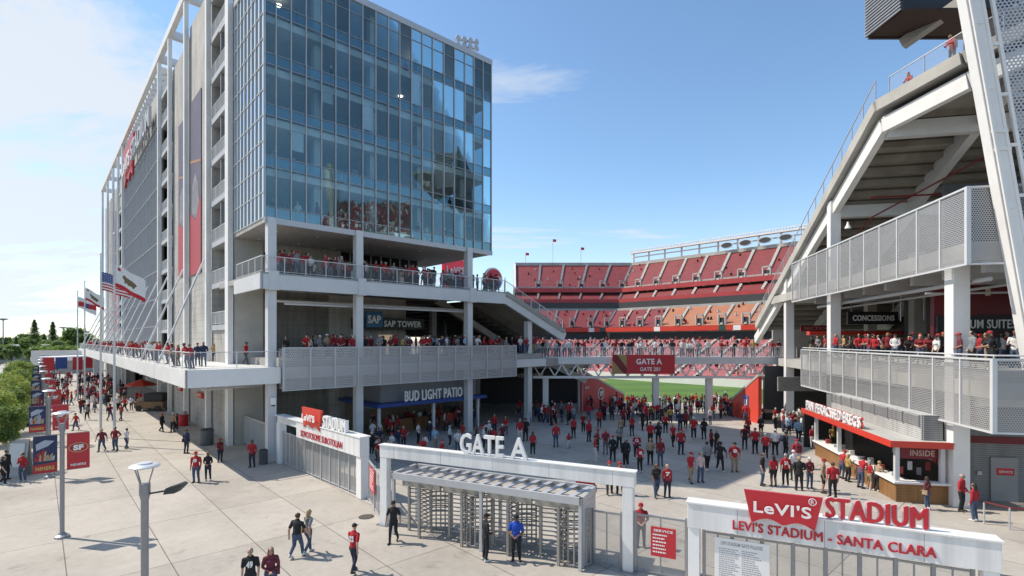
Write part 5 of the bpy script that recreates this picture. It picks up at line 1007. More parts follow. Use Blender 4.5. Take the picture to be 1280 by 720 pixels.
# ---------------------------------------------------------------- people
CLOTH = {'red': (.40, .018, .026), 'darkred': (.20, .014, .02), 'black': (.016, .016, .018), 'white': (.66, .66, .66), 'grey': (.22, .23, .24), 'navy': (.022, .03, .075), 'blue': (.012, .07, .44),
         'lightblue': (.28, .45, .62), 'tan': (.36, .26, .17), 'pink': (.58, .42, .42), 'gold': (.42, .27, .08), 'maroon': (.15, .025, .04), 'orange': (.55, .13, .04), 'lilac': (.26, .25, .42)}
def cloth(c): return mat('cloth_'+c, CLOTH[c], .85, 0, .22, 7, .25, 30)
BOT = {'jeans': (.06, .088, .15), 'black': (.014, .014, .016), 'navy': (.02, .026, .05), 'khaki': (.30, .23, .15), 'grey': (.14, .14, .15), 'white': (.55, .55, .54)}
def bottom(c): return mat('trousers_'+c, BOT[c], .85, 0, .25, 6, .25, 30)
SKIN = [mat('skin_light', (.52, .31, .22), .55, 0, .06, 6), mat('skin_tan', (.38, .21, .135), .55, 0, .06, 6), mat('skin_brown', (.17, .085, .05), .55, 0, .06, 6)]
HAIRC = {'dark': mat('hair_dark', (.02, .014, .01), .6, 0, .2, 20), 'brown': mat('hair_brown', (.07, .04, .02), .6, 0, .2, 20), 'fair': mat('hair_fair', (.38, .26, .12), .6, 0, .2, 20), 'grey': mat('hair_grey', (.32, .31, .30), .6, 0, .2, 20)}
SHOE = [mat('shoes_dark', (.03, .027, .025), .6, 0, .1, 5), mat('shoes_white', (.6, .6, .58), .6, 0, .1, 5)]
EYE = mat('eye_dark', (.02, .015, .012), .3, 0, 0)
def capsule(p0, p1, r0, r1, tag_, sx=1., sy=1.): return (np.array(p0, float), np.array(p1, float), r0, r1, tag_, sx, sy)
def skeleton(pose, sex, near):
    pose, _, seed = pose.partition('#'); rv = random.Random(int(seed or 0)*31+5)
    fem = sex == 'f'; P = []; lean = {'lean': .30, 'walk': .05, 'walk2': .05}.get(pose, .0); sn, cs = math.sin(lean), math.cos(lean)
    hw = .098; sw = .165 if fem else .195; tr_ = .86 if fem else 1.
    def sp_(h, y=0): return (0, -sn*h+y, .95+cs*h)
    P.append(capsule((0, .01, .86), (0, 0, 1.0), .165*(1.04 if fem else 1), .155*tr_, 3, 1, .70))
    P.append(capsule((0, 0, .93), sp_(.17), .168*tr_+(.01 if fem else 0), .152*tr_, 1, 1, .70)); P.append(capsule(sp_(.17), sp_(.36), .152*tr_, .178*tr_, 1, 1, .66)); P.append(capsule(sp_(.36), sp_(.48), .178*tr_, .12, 1, 1, .62))
    if fem: P.append(capsule((-.075, -sn*.33-.075, .95+cs*.33), (.075, -sn*.33-.075, .95+cs*.33), .062, .062, 1))
    P.append(capsule(sp_(.47), sp_(.58, -.01), .058, .052, 0)); hc = np.array(sp_(.68, -.025)); hc[2] += .012*lean
    P.append(capsule(hc+(0, -.012, -.055), hc+(0, .005, .035), .066, .094, 0, .86, 1.05))
    if near:
        P.append(capsule(hc+(0, -.098, .01), hc+(0, -.112, -.018), .010, .014, 0)); P.append(capsule(hc+(-.078, 0, .0), hc+(-.080, .004, -.025), .016, .012, 0)); P.append(capsule(hc+(.078, 0, .0), hc+(.080, .004, -.025), .016, .012, 0))
        for s in (-1, 1): P.append(capsule(hc+(s*.031, -.092, .018), hc+(s*.033, -.093, .018), .011, .011, 6))
        P.append(capsule(hc+(-.02, -.088, -.052), hc+(.02, -.088, -.052), .008, .008, 7))
    A = {'stand': ((.05, .02, -.29), (.05, -.05, -.55), (.05, .02, -.29), (.05, -.05, -.55)), 'walk': ((.06, -.12, -.27), (.05, -.25, -.49), (.05, .14, -.27), (.06, .13, -.54)), 'walk2': ((.05, .14, -.27), (.06, .13, -.54), (.06, -.12, -.27), (.05, -.25, -.49)),
         'lean': ((.06, -.10, -.27), (-.02, -.34, -.34), (.06, -.10, -.27), (-.02, -.34, -.34)), 'phone': ((.05, -.04, -.29), (-.09, -.22, -.17), (.06, .02, -.29), (.03, -.08, -.55)), 'akimbo': ((.17, .06, -.24), (.0, -.07, -.42), (.17, .06, -.24), (.0, -.07, -.42)),
         'clasp': ((.07, .0, -.28), (-.13, -.20, -.40), (.07, .0, -.28), (-.13, -.20, -.40)), 'raise': ((.14, -.12, -.1), (.12, -.28, .14), (.06, .02, -.29), (.05, -.05, -.55))}[pose]
    if seed and seed != '0':
        A = tuple((a[0]+rv.uniform(-.02, .05), a[1]+rv.uniform(-.09, .06), a[2]+rv.uniform(-.0, .03)) for a in A)
        if pose == 'stand' and rv.random() < .6: k_ = rv.choice((0, 2)); A = A[:k_]+((.07, .02, -.28), (-.06-.1*rv.random(), -.2, -.22-.2*rv.random()))+A[k_+2:]
    for i, s in enumerate((-1, 1)):
        S0 = np.array(sp_(.44)); S0 = S0+(s*sw, .0, 0); e = np.array(A[2*i]); w = np.array(A[2*i+1]); E = S0+(s*e[0], e[1], e[2]); Wr = S0+(s*w[0], w[1], w[2])
        P.append(capsule(np.array(sp_(.45))+(s*.05, 0, 0), S0, .075, .066, 1)); m_ = S0+(E-S0)*.72; P.append(capsule(S0, m_, .068, .062, 1)); P.append(capsule(m_, E, .048, .043, 2)); P.append(capsule(E, Wr, .043, .031, 2))
        d = (Wr-E)/np.linalg.norm(Wr-E); hd = Wr+d*.075; side = np.cross(d, (0, 1, 0)) if abs(d[1]) < .7 else np.array((1., 0, 0)); side = side/np.linalg.norm(side); fwd = np.cross(side, d)
        P.append(capsule(Wr, hd, .029, .034, 0, .75, 1.1) if not near else capsule(Wr+d*.02, hd, .026, .031, 0))
        if near:
            for k, (o_, L) in enumerate(((-.027, .062), (-.009, .075), (.009, .07), (.027, .055))):
                a = hd+fwd*o_; b = a+d*L*.55+side*.006*s; c = b+d*L*.45-side*s*.018; P.append(capsule(a, b, .0105, .0098, 0)); P.append(capsule(b, c, .0098, .0085, 0))
            a = Wr+d*.03-fwd*.022; b = a+d*.03-fwd*.03; P.append(capsule(a, b, .013, .011, 0)); P.append(capsule(b, b+d*.032-fwd*.006, .011, .0095, 0))
    Lg = {'walk': ((-.16, .02, .08, .0), (.13, .10, .26, .07)), 'walk2': ((.13, .10, .26, .07), (-.16, .02, .08, .0))}.get(pose, ((-.015, 0, .01, 0), (.0, 0, .02, 0)))
    if seed and seed != '0' and pose not in ('walk', 'walk2'): w_ = rv.uniform(-.09, .09); Lg = ((-.015+w_*.4-.02, 0, .01+w_, 0), (-w_*.3, 0, .02-w_*.8, 0))
    for i, s in enumerate((-1, 1)):
        y1, _, y2, lift = Lg[i]
        if pose in ('walk', 'walk2'): kn = (s*.10, -.14 if y1 < 0 else .01, .50); an = (s*.10, -.19 if y1 < 0 else .23, .10+lift)
        else: kn = (s*(.115 if i else .105), -.02+y1, .50); an = (s*(.13 if i else .115), .02+y2, .10)
        P.append(capsule((s*hw, 0, .90), kn, .098, .070, 3)); P.append(capsule(kn, an, .069, .052, 4)); f = np.array(an)
        dn = -.05 if not lift else -.02; P.append(capsule(f+(0, .03, -.05), f+(s*.02, -.15, -.06 if not lift else -.12), .048, .040, 5)); P.append(capsule(f+(0, 0, .02), f+(0, .02, -.05), .048, .05, 5))
    return P, hc
def tubify(mb, P):
    for p0, p1, r0, r1, tg, sx_, sy_ in P:
        a = Vector(p0); b = Vector(p1); d = (b-a); L = d.length; d = d/L if L > 1e-6 else Vector((0, 0, 1)); u = Vector((1, 0, 0)) if abs(d.x) < .8 else Vector((0, 1, 0)); y = d.cross(u).normalized(); x = y.cross(d); n = 12; v = []; f = []
        rings = [(a-d*r0*math.cos(t), r0*math.sin(t)) for t in (.25, .7, 1.15)]+[(a, r0), (b, r1)]+[(b+d*r1*math.cos(t), r1*math.sin(t)) for t in (1.15, .7, .25)]
        for c, r in rings:
            for k in range(n): q = 6.28319*k/n; v.append(c+x*(r*math.cos(q)*sx_)+y*(r*math.sin(q)*sy_))
        for i in range(len(rings)-1):
            for k in range(n): k2 = (k+1) % n; f.append((i*n+k, i*n+k2, (i+1)*n+k2, (i+1)*n+k))
        f.append(tuple(range(n-1, -1, -1))); f.append(tuple(range((len(rings)-1)*n, len(rings)*n))); mb.add(v, f)
SLOT = ['skin', 'top', 'forearm', 'trousers', 'shin', 'shoes', 'eyes', 'mouth']
_BODY = {}
def body(pose, sex, lod):
    k = (pose, sex, lod)
    if k in _BODY: return _BODY[k]
    P, hc = skeleton(pose, sex, lod == 0); mb = MB(); tubify(mb, P)
    me = bpy.data.meshes.new('tmp'); me.from_pydata([tuple(x) for x in mb.v], [], mb.f); bm = bmesh.new(); bm.from_mesh(me); bmesh.ops.recalc_face_normals(bm, faces=bm.faces); bm.to_mesh(me); bm.free()
    o = bpy.data.objects.new('tmp', me); COL.objects.link(o); md = o.modifiers.new('r', 'REMESH'); md.mode = 'VOXEL'; md.voxel_size = (.0105, .021, .05)[lod]; md.use_smooth_shade = True
    if lod < 2: sm = o.modifiers.new('s', 'SMOOTH'); sm.factor = .5; sm.iterations = 2 if lod == 0 else 1
    dg = bpy.context.evaluated_depsgraph_get(); r = bpy.data.meshes.new_from_object(o.evaluated_get(dg)); bpy.data.objects.remove(o); bpy.data.meshes.remove(me); r.name = 'person_body'
    n = len(r.polygons); c = np.zeros(n*3); r.polygons.foreach_get('center', c); c = c.reshape(-1, 3); best = np.full(n, 1e9); tagv = np.zeros(n, int)
    for p0, p1, r0, r1, tg, sx_, sy_ in P:
        d = p1-p0; L2 = max(1e-9, d@d); t = np.clip(((c-p0)@d)/L2, 0, 1); q = c-(p0+t[:, None]*d); q = q/np.array((sx_, sy_, 1.)) if (sx_, sy_) != (1., 1.) else q
        dd = np.linalg.norm(q, axis=1)-(r0+(r1-r0)*t); 
        if tg in (6, 7): dd -= .004
        k2 = dd < best; best[k2] = dd[k2]; tagv[k2] = tg
    r.materials.clear()
    for s in SLOT: r.materials.append(SKIN[0])
    r.polygons.foreach_set('material_index', tagv.astype(np.int32)); r.polygons.foreach_set('use_smooth', [True]*n)
    _BODY[k] = (r, hc); return _BODY[k]
def ellipsoid(mb, c, rad, n=14, m=8):
    mb.lathe([(max(.001, math.sin(math.pi*i/m)), -math.cos(math.pi*i/m)) for i in range(m+1)], (0, 0, 0), n); k = (m+1)*n
    for i in range(len(mb.v)-k, len(mb.v)): x, y, z = mb.v[i]; mb.v[i] = (c[0]+x*rad[0], c[1]+y*rad[1], c[2]+z*rad[2])
_HAIR = {}
def hair_mesh(kind):
    if kind in _HAIR: return _HAIR[kind]
    mb = MB()
    if kind == 'cap':
        mb.lathe([(.098, .0), (.099, .03), (.085, .075), (.05, .105), (.005, .115)], (0, .008, .025), 16); mb.prism([(-.07, -.085, .03), (.07, -.085, .03), (.06, -.165, .018), (.0, -.185, .016), (-.06, -.165, .018)], (0, 0, .012))
    else:
        ellipsoid(mb, (0, .016, .026), (.091, .102, .103))
        if kind == 'long': ellipsoid(mb, (0, .062, -.09), (.098, .062, .20))
    me = bpy.data.meshes.new(kind); me.from_pydata([tuple(x) for x in mb.v], [], mb.f); bm = bmesh.new(); bm.from_mesh(me); bmesh.ops.recalc_face_normals(bm, faces=bm.faces); bm.to_mesh(me); bm.free()
    me.materials.append(HAIRC['dark']); me.polygons.foreach_set('use_smooth', [True]*len(me.polygons)); _HAIR[kind] = me; return me
PEOPLE = []
TOPN = {'lightblue': 'light blue', 'darkred': 'dark red'}
def person(X, D, z=0, face=0, pose='stand', sex='m', top='red', bot='jeans', sleeve=False, shorts=False, hair='short', hc='dark', skin=0, scale=1., zone='', group=None, lod=1, label=None, num=None, shoe=0, capc='red', bag=None):
    if '#' not in pose and lod == 1 and prr.random() < .8: pose += '#%d' % prr.randrange(1, 5)
    gw = prr.uniform(.93, 1.14); me, hp = body(pose, sex, lod); o = bpy.data.objects.new('person', me); COL.objects.link(o); s = scale*(.945 if sex == 'f' else 1.0); o.location = (X, D, z); o.rotation_euler = (0, 0, R(face)); o.scale = (s*gw, s*gw, s)
    sk = SKIN[skin]; ms = [sk, cloth(top), cloth(top) if sleeve else sk, bottom(bot), sk if shorts else bottom(bot), SHOE[shoe], EYE, mat('lips', (.25, .08, .07), .5, 0, 0)]
    for i, m_ in enumerate(ms): o.material_slots[i].link = 'OBJECT'; o.material_slots[i].material = m_
    o['category'] = 'person'
    if group: o['group'] = group
    if hair != 'bald':
        h = bpy.data.objects.new('cap' if hair == 'cap' else 'hair', hair_mesh(hair)); COL.objects.link(h); h.parent = o; h.location = tuple(hp); h.material_slots[0].link = 'OBJECT'; h.material_slots[0].material = cloth(capc) if hair == 'cap' else HAIRC[hc]
    if num:
        t, side = num; mb = MB(); sd_ = 1 if side == 'back' else -1; mb.text(t, (.10*sd_, .118*sd_, 1.16), (-sd_, 0, 0), .2, .2, .03, .05); mb.v = [(x, y-(1 if sd_ > 0 else -1)*.0, q) for x, y, q in mb.v]; b = bpy.data.meshes.new('jersey_number'); b.from_pydata([tuple(x) for x in mb.v], [], mb.f); b.materials.append(SIGNW); q = bpy.data.objects.new('jersey_number', b); COL.objects.link(q); q.parent = o
    if not bag and not num and lod == 1 and prr.random() < .14:
        mb = MB(); mb.box(-.14, .14, .11, .26, 1.02, 1.42); mb.box(-.11, .11, .26, .31, 1.05, 1.25); b = bpy.data.meshes.get('backpack') or None
        if b is None: b = bpy.data.meshes.new('backpack'); b.from_pydata([tuple(x) for x in mb.v], [], mb.f); b.materials.append(BLACK)
        q = bpy.data.objects.new('backpack', b); COL.objects.link(q); q.parent = o; q.material_slots[0].link = 'OBJECT'; q.material_slots[0].material = cloth(prr.choice(['black', 'navy', 'grey', 'maroon']))
    if bag:
        mb = MB(); mb.box(.17, .27, -.1, .14, .82, 1.06); mb.tube([(.22, .0, 1.05), (.12, .1, 1.3), (-.12, .05, 1.47)], .012, 6); b = bpy.data.meshes.new('shoulder_bag'); b.from_pydata([tuple(x) for x in mb.v], [], mb.f); b.materials.append(cloth(bag)); q = bpy.data.objects.new('shoulder_bag', b); COL.objects.link(q); q.parent = o
    d = ('dark red' if top == 'darkred' else TOPN.get(top, top))+(' jacket' if sleeve else ' shirt'); b = {'jeans': 'jeans', 'black': 'black trousers', 'navy': 'navy trousers', 'khaki': 'khaki trousers', 'grey': 'grey trousers', 'white': 'white trousers'}[bot]
    if shorts: b = b.replace('trousers', 'shorts').replace('jeans', 'denims')
    hd = {'cap': capc+' cap', 'long': 'long '+hc+' hair', 'short': hc+' hair', 'bald': 'bald head'}[hair]
    PEOPLE.append((o, X/D, d, b, hd, zone, label)); return o
prr = random.Random(21)
def dress():
    t = prr.choice(['red']*9+['darkred']*3+['black']*6+['white']*3+['grey', 'grey', 'navy', 'maroon', 'tan', 'gold', 'lilac', 'lightblue']); b = prr.choice(['jeans']*4+['black']*5+['navy']*2+['khaki', 'grey']); h = prr.choice(['short']*5+['cap']*4+['long']*3); sx_ = 'f' if h == 'long' else prr.choice('mmmf')
    return dict(top=t, bot=b, hair=h, sex=sx_, hc=prr.choice(['dark', 'dark', 'brown', 'brown', 'fair', 'grey']), sleeve=prr.random() < .4, shorts=b == 'khaki' and prr.random() < .6, skin=prr.choice([0, 0, 0, 1, 1, 2]), scale=prr.uniform(.95, 1.04), shoe=prr.choice([0, 0, 1]), capc=prr.choice(['red', 'red', 'black', 'white']))
def P(px, py, z=0., **k): X, D = GP(px, py, z); d = dress(); d.update(k); return person(X, D, z, **d)
# foreground
Z = 'on the sunlit plaza'; G = 'people near the gate'
N0 = dict(lod=0, group=G)
person(-8.25, 16.3, face=15, pose='stand', sex='m', top='black', bot='navy', hair='short', hc='grey', label='man with grey hair in black printed tee, cut off by the bottom edge', num=('49', 'front'), **N0)
person(-7.75, 16.6, face=25, pose='clasp', sex='f', top='maroon', bot='jeans', sleeve=True, hair='long', hc='brown', label='woman in maroon jacket beside the grey haired man at the bottom edge', bag='maroon', **N0)
P(371, 697, face=160, pose='walk', sex='m', top='black', bot='jeans', hair='short', hc='brown', sleeve=False, shorts=False, skin=0, label='man in black tee and jeans walking beside a woman with bag', **N0)
P(385, 692, face=150, pose='walk2', sex='f', top='grey', bot='jeans', hair='long', hc='fair', sleeve=False, shorts=False, skin=0, label='woman in grey patterned top and jeans carrying a brown shoulder bag', bag='tan', **N0)
P(442, 716, face=160, pose='walk2', sex='m', top='red', bot='navy', hair='cap', capc='black', sleeve=False, shorts=False, skin=0, num=('22', 'back'), label='man in red jersey with white number and black cap walking alone', **N0)
P(492, 678, face=-8, pose='walk', sex='m', top='black', bot='black', hair='cap', capc='black', sleeve=False, shorts=False, skin=1, label='guard in black uniform walking left of the turnstiles', **N0)
P(607, 701, face=115, pose='clasp', sex='m', top='black', bot='black', hair='cap', capc='black', sleeve=True, shorts=False, skin=2, label='guard in black jacket standing before the turnstiles, seen from the side', **N0)
P(645, 701, face=-10, pose='clasp', sex='m', top='blue', bot='black', hair='cap', capc='black', sleeve=False, shorts=False, skin=2, label='guard in bright blue shirt and black cap before the turnstiles', **N0)
P(801, 684, face=-10, pose='clasp', sex='m', top='red', bot='grey', hair='cap', capc='red', sleeve=False, skin=0, label='person in red shirt and red cap behind the mesh fence', **N0)
# left plaza
G = 'people walking on the open plaza'; K = dict(group=G, zone=Z)
for (px, py, f, po, kw) in ((127.5, 564, 10, 'walk', dict(top='maroon', bot='jeans', sleeve=False)), (144, 563, 0, 'akimbo', dict(top='darkred', bot='jeans', hc='dark')), (158, 561, 170, 'walk2', dict(top='white', bot='jeans', sleeve=True)), (137.5, 526, 170, 'walk', dict(top='red', bot='jeans', sleeve=True)), (151, 526, 175, 'walk2', dict(top='red', bot='jeans', hair='cap', capc='black')),
        (109, 525, 10, 'walk', dict(top='grey', bot='black', sleeve=True)), (95, 538, 0, 'walk', dict(top='red', bot='jeans', hair='cap', capc='black')), (96, 500, 180, 'walk', dict(top='red', bot='navy')), (111, 503, 170, 'walk2', dict(top='darkred', bot='black')), (118.5, 502, 0, 'walk', dict(top='red', bot='navy')), (127, 499, 170, 'stand', dict(top='red', bot='black')),
        (136, 494, 0, 'walk', dict(top='red', bot='black')), (139.5, 502, 0, 'stand', dict(top='black', bot='black')), (155, 504, 170, 'stand', dict(top='black', bot='black')), (105, 494, 0, 'stand', dict(top='grey', bot='navy')), (202, 540, 100, 'walk', dict(top='black', bot='black', bag='black')), (216, 540, 170, 'stand', dict(top='tan', bot='black')), (221, 538, -40, 'stand', dict(top='black', bot='black')), (233, 567, 170, 'stand', dict(top='navy', bot='navy', bag='maroon')),
        (245, 603, 0, 'stand', dict(top='red', bot='jeans', hair='cap', capc='red', num=('49', 'front'))), (260, 601, 10, 'clasp', dict(top='black', bot='navy', sex='f', hair='long', hc='fair')), (275, 578, 60, 'phone', dict(top='darkred', bot='navy', sleeve=True)), (315, 584, 10, 'phone', dict(top='red', bot='navy', sleeve=True)), (28, 602, 10, 'phone', dict(top='red', bot='jeans', hair='short')), (4, 606, 90, 'walk', dict(top='black', bot='black', sex='f', hair='long', hc='dark')), (8, 600, 90, 'stand', dict(top='black', bot='navy', sleeve=True)), (68, 508, 0, 'walk', dict(top='red', bot='black'))):
    P(px, py, face=f+prr.uniform(-12, 12), pose=po, **{**kw, **K, **(dict(lod=0) if py > 560 else {})})
for i in range(12):
    P(66+prr.random()*60, 464+prr.random()*24, face=prr.choice([0, 170, 180])+prr.uniform(-20, 20), pose=prr.choice(['walk', 'walk2', 'stand']), group=G, zone='far down the plaza')
# deck corner and the long deck rail
G = 'people at the white deck rail'
for (px, py, f, po, kw) in ((218, 459, -30, 'lean', dict(top='grey')), (234, 460.5, -20, 'lean', dict(top='red', bot='jeans')), (240, 460.5, -20, 'lean', dict(top='red', bot='jeans', sleeve=True)), (247, 458, 20, 'stand', dict(top='navy', bot='navy')), (254.5, 458, 20, 'clasp', dict(top='navy', bot='jeans', sleeve=True)), (268, 452, 30, 'stand', dict(top='gold', bot='black')), (307, 456, 90, 'walk', dict(top='red', bot='black', hair='cap', capc='black', sleeve=True)), (322, 452, 40, 'stand', dict(top='black', bot='grey'))):
    P(px, py, 6.4, face=f, pose=po, group=G, zone='on the white deck corner', **kw)
for i in range(15):
    v, u = 7.35+prr.random()*.7, 43.5+i*4.3+prr.random()*2; X, D = T2W(v, u); person(X, D, 6.4, face=-47+prr.uniform(-35, 35), pose=prr.choice(['lean', 'stand', 'clasp']), group=G, zone='along the long deck rail', **{**dress(), 'top': prr.choice(['red', 'red', 'red', 'darkred', 'black'])})
# upper terrace
G = 'people on the upper terrace'; vv = [11.7, 13.0, 14.1, 14.9, 16.1, 16.6, 18.9, 19.6, 20.7, 21.2, 22.6, 23.2, 23.9, 24.7, 25.5, 26.2, 27.0, 27.9, 28.5, 29.9, 30.8, 31.5, 32.3]
for i, v in enumerate(vv):
    X, D = T2W(v+prr.uniform(-.2, .2), 37.55+prr.random()*.5); person(X, D, 12.9, face=42+prr.uniform(-40, 40), pose=prr.choice(['lean', 'stand', 'clasp', 'lean', 'phone']), group=G, zone='at the upper terrace rail', **dress())
for i in range(8):
    X, D = T2W(16+i*2+prr.random(), 39.6+prr.random()*2); person(X, D, 12.9, face=42+prr.uniform(-90, 90), pose=prr.choice(['stand', 'clasp', 'phone']), group=G, zone='deeper on the upper terrace', **dress())
# lower deck behind the perforated balustrade
G = 'people behind the lower tower balustrade'; ZF = 6.95
for i in range(26):
    X, D = T2W(13.0+i*.97+prr.uniform(-.3, .3), 37.0+prr.random()*.5); 
    person(X, D, ZF, face=42+prr.uniform(-40, 40), pose=prr.choice(['lean', 'stand', 'clasp', 'lean']), group=G, zone='behind lower tower balustrade', **dress())
for i in range(9):
    X, D = T2W(19+i*2.2+prr.random(), 38.8+prr.random()*1.5); person(X, D, ZF, face=42+prr.uniform(-120, 120), pose=prr.choice(['stand', 'clasp', 'phone']), group=G, zone='second row of lower tower deck', **dress())
# bridge
G = 'people on the footbridge'
for x in (100, 114, 126, 155, 168, 190, 208, 238, 262, 325, 333, 372, 394, 420, 430, 455, 466, 515, 542, 578, 612, 632, 648, 672, 706, 755, 798, 840, 868, 938, 956):
    px = x/2.881+640; D = 55.4+prr.random()*.9; d = dress()
    if x < 280: d['top'] = prr.choice(['white', 'black', 'black', 'red'])
    person((px-640)/646*D, D, 6.4, face=prr.choice([0, 180, 180])+prr.uniform(-40, 40), pose=prr.choice(['stand', 'lean', 'clasp', 'akimbo']), group=G, zone='on the footbridge', **{**d, 'scale': 1.12})
# right deck
G = 'people behind the lower right balustrade'
for i in range(21):
    y = 27.3+22.5*(i/20)**1.25+prr.uniform(-.2, .2); X, D = R2W(16.55+prr.random()*.35, y); person(X, D, ZF, face=-75+prr.uniform(-45, 45), pose=prr.choice(['lean', 'lean', 'clasp', 'stand']), group=G, zone='behind lower right balustrade', **dress())
for i in range(8):
    X, D = R2W(18.0+prr.random()*1.2, 28.5+i*2.4+prr.random()); person(X, D, ZF, face=-60+prr.uniform(-100, 100), pose=prr.choice(['stand', 'phone', 'clasp']), group=G, zone='second row of lower right deck', **dress())
for px, py, z_, lab, po in ((1187, 0, 24.6, 'person in red shirt leaning on the sloping rail at the top of the stand', 'lean'), (1140, 0, 23.6, 'person in red shirt bending at the top rail, lower of two', 'lean')):
    X, D, z_ = (25.35, 29.75, 24.15) if px > 1160 else (24.5, 31.8, 23.2); person(X, D, z_, face=-70, pose=po, group='people at the top of the stand', label=lab, **{**dress(), 'top': 'red', 'bot': 'black', 'lod': 0} if False else {**dress(), 'top': 'red', 'bot': 'black'})
# plaza inside the gate
G = 'people on the shaded plaza inside the gate'; Z = 'on the shaded plaza'
PL = ((790, 545, 180, 'stand', 'red', 'navy'), (803, 538, 0, 'walk', 'black', 'black'), (809, 533, 90, 'stand', 'red', 'black'), (800, 591, 180, 'stand', 'red', 'black', dict(num=('80', 'back'), sleeve=False)), (813, 581, 180, 'stand', 'tan', 'black', dict(sleeve=True, hair='short', hc='fair')), (825.5, 583, 180, 'stand', 'darkred', 'jeans', dict(sleeve=True, hair='cap', capc='red')),
      (813, 557, 180, 'stand', 'red', 'black', dict(sleeve=True)), (823, 555, 180, 'stand', 'black', 'black'), (783, 583, 170, 'stand', 'black', 'black', dict(sleeve=True)), (796, 573, 180, 'stand', 'red', 'navy', dict(sleeve=False, num=('12', 'back'))), (841, 558, 0, 'walk', 'red', 'black'), (851, 568, 10, 'stand', 'red', 'navy', dict(sleeve=True)), (832, 541, 180, 'stand', 'red', 'black'),
      (820, 621, 0, 'walk', 'black', 'jeans', dict(sex='f', hair='long', hc='brown', sleeve=False)), (834, 622, 0, 'stand', 'red', 'navy', dict(sex='f', hair='short', hc='fair', num=('7', 'front'))), (863, 603, 15, 'walk', 'red', 'khaki', dict(hair='cap', capc='red', sleeve=True, shorts=False)), (875.5, 603, 0, 'stand', 'pink', 'jeans', dict(sleeve=True, hair='short', hc='dark')), (884, 589, 180, 'walk', 'grey', 'black', dict(sleeve=True)), (900, 589, 0, 'walk2', 'black', 'black', dict(sleeve=False)),
      (889, 566, 30, 'phone', 'darkred', 'black'), (896, 567, -60, 'stand', 'black', 'navy'), (880, 549, 180, 'stand', 'black', 'black', dict(sleeve=True)), (867, 549, 0, 'stand', 'red', 'navy'), (857, 539, 180, 'walk', 'darkred', 'black'), (850, 539, 0, 'stand', 'navy', 'navy'), (918, 590, 0, 'stand', 'red', 'khaki', dict(shorts=True, num=('8', 'front'), hair='cap', capc='black', sleeve=False, sex='m')), (931, 562, 160, 'stand', 'red', 'navy'), (944, 567, 170, 'stand', 'red', 'black', dict(sleeve=False)),
      (957, 575, 180, 'stand', 'red', 'black', dict(sleeve=True)), (969, 569, 180, 'stand', 'white', 'black', dict(hair='cap', capc='white')), (982, 570, 90, 'stand', 'black', 'black', dict(sleeve=True)), (953, 607, 60, 'stand', 'black', 'jeans', dict(sleeve=False, sex='m', hair='short', hc='brown')), (967, 608, 180, 'stand', 'red', 'black', dict(sex='f', hair='long', hc='dark', shorts=True)), (982, 608, 180, 'stand', 'red', 'black', dict(num=('36', 'back'), sleeve=False, sex='m', hair='short')), (992, 600, 180, 'stand', 'white', 'black', dict(hair='cap', capc='white')),
      (999, 613, 150, 'clasp', 'black', 'black', dict(hair='short', hc='fair')), (996, 585, 180, 'stand', 'red', 'white', dict(hair='cap', capc='red')), (935, 547, 180, 'stand', 'red', 'black'), (951, 545, 0, 'stand', 'black', 'black'), (1012, 611, 0, 'clasp', 'maroon', 'jeans', dict(hair='cap', capc='white')), (1029, 616, 60, 'stand', 'tan', 'black', dict(shorts=True, hair='cap', capc='red')), (1041, 622, 180, 'stand', 'red', 'black', dict(sleeve=False, hair='short', hc='brown')), (1016, 561, 180, 'stand', 'red', 'white'), (998, 552, 0, 'stand', 'lightblue', 'navy'),
      (695, 559, 180, 'stand', 'red', 'jeans', dict(hair='cap', capc='red', sleeve=True)), (711, 560, 0, 'walk', 'red', 'white', dict(scale=.66, sex='f', hair='long')), (717, 548, 180, 'stand', 'red', 'black'), (729, 541, 10, 'stand', 'darkred', 'black'), (711, 526, 0, 'stand', 'red', 'black'), (691, 530, 180, 'stand', 'white', 'black'), (749, 536, 0, 'stand', 'red', 'black'), (765, 527, 180, 'stand', 'black', 'black', dict(sleeve=True)), (779, 533, 0, 'stand', 'darkred', 'black'),
      (736, 552, 20, 'stand', 'red', 'navy'), (782, 583, 180, 'stand', 'black', 'black', dict(sleeve=True, hair='short')), (766, 577, 170, 'stand', 'black', 'black', dict(sleeve=True)), (757, 568, 180, 'stand', 'red', 'grey', dict(sleeve=False)), (747, 566, 60, 'clasp', 'red', 'navy'), (744, 577, 90, 'stand', 'red', 'white', dict(sleeve=False)), (774, 561, 0, 'stand', 'grey', 'black'), (776, 546, 0, 'stand', 'tan', 'grey'), (666, 570, 170, 'stand', 'red', 'black', dict(sleeve=True)), (650, 552, 0, 'stand', 'red', 'white', dict(hair='short')), (657, 551, 180, 'stand', 'black', 'black'),
      (762, 618, 180, 'walk', 'black', 'black', dict(hair='cap', capc='red')), (775, 619, 170, 'walk2', 'red', 'black', dict(hair='cap', capc='red')), (632, 546, 0, 'clasp', 'red', 'jeans'), (618, 542, 0, 'stand', 'red', 'black', dict(sleeve=True)), (604, 546, 30, 'stand', 'red', 'white', dict(scale=.7)))
for t in PL:
    kw = t[6] if len(t) > 6 else {}
    d = dress(); P(t[0], t[1], scale=kw.get('scale', 1.)*1.07, face=t[2]+prr.uniform(-12, 12), pose=t[3], **{**dict(top=t[4], bot=t[5], group=G, zone=Z), **{a: b for a, b in kw.items() if a != 'scale'}, **(dict(lod=0) if t[1] > 600 else {})})
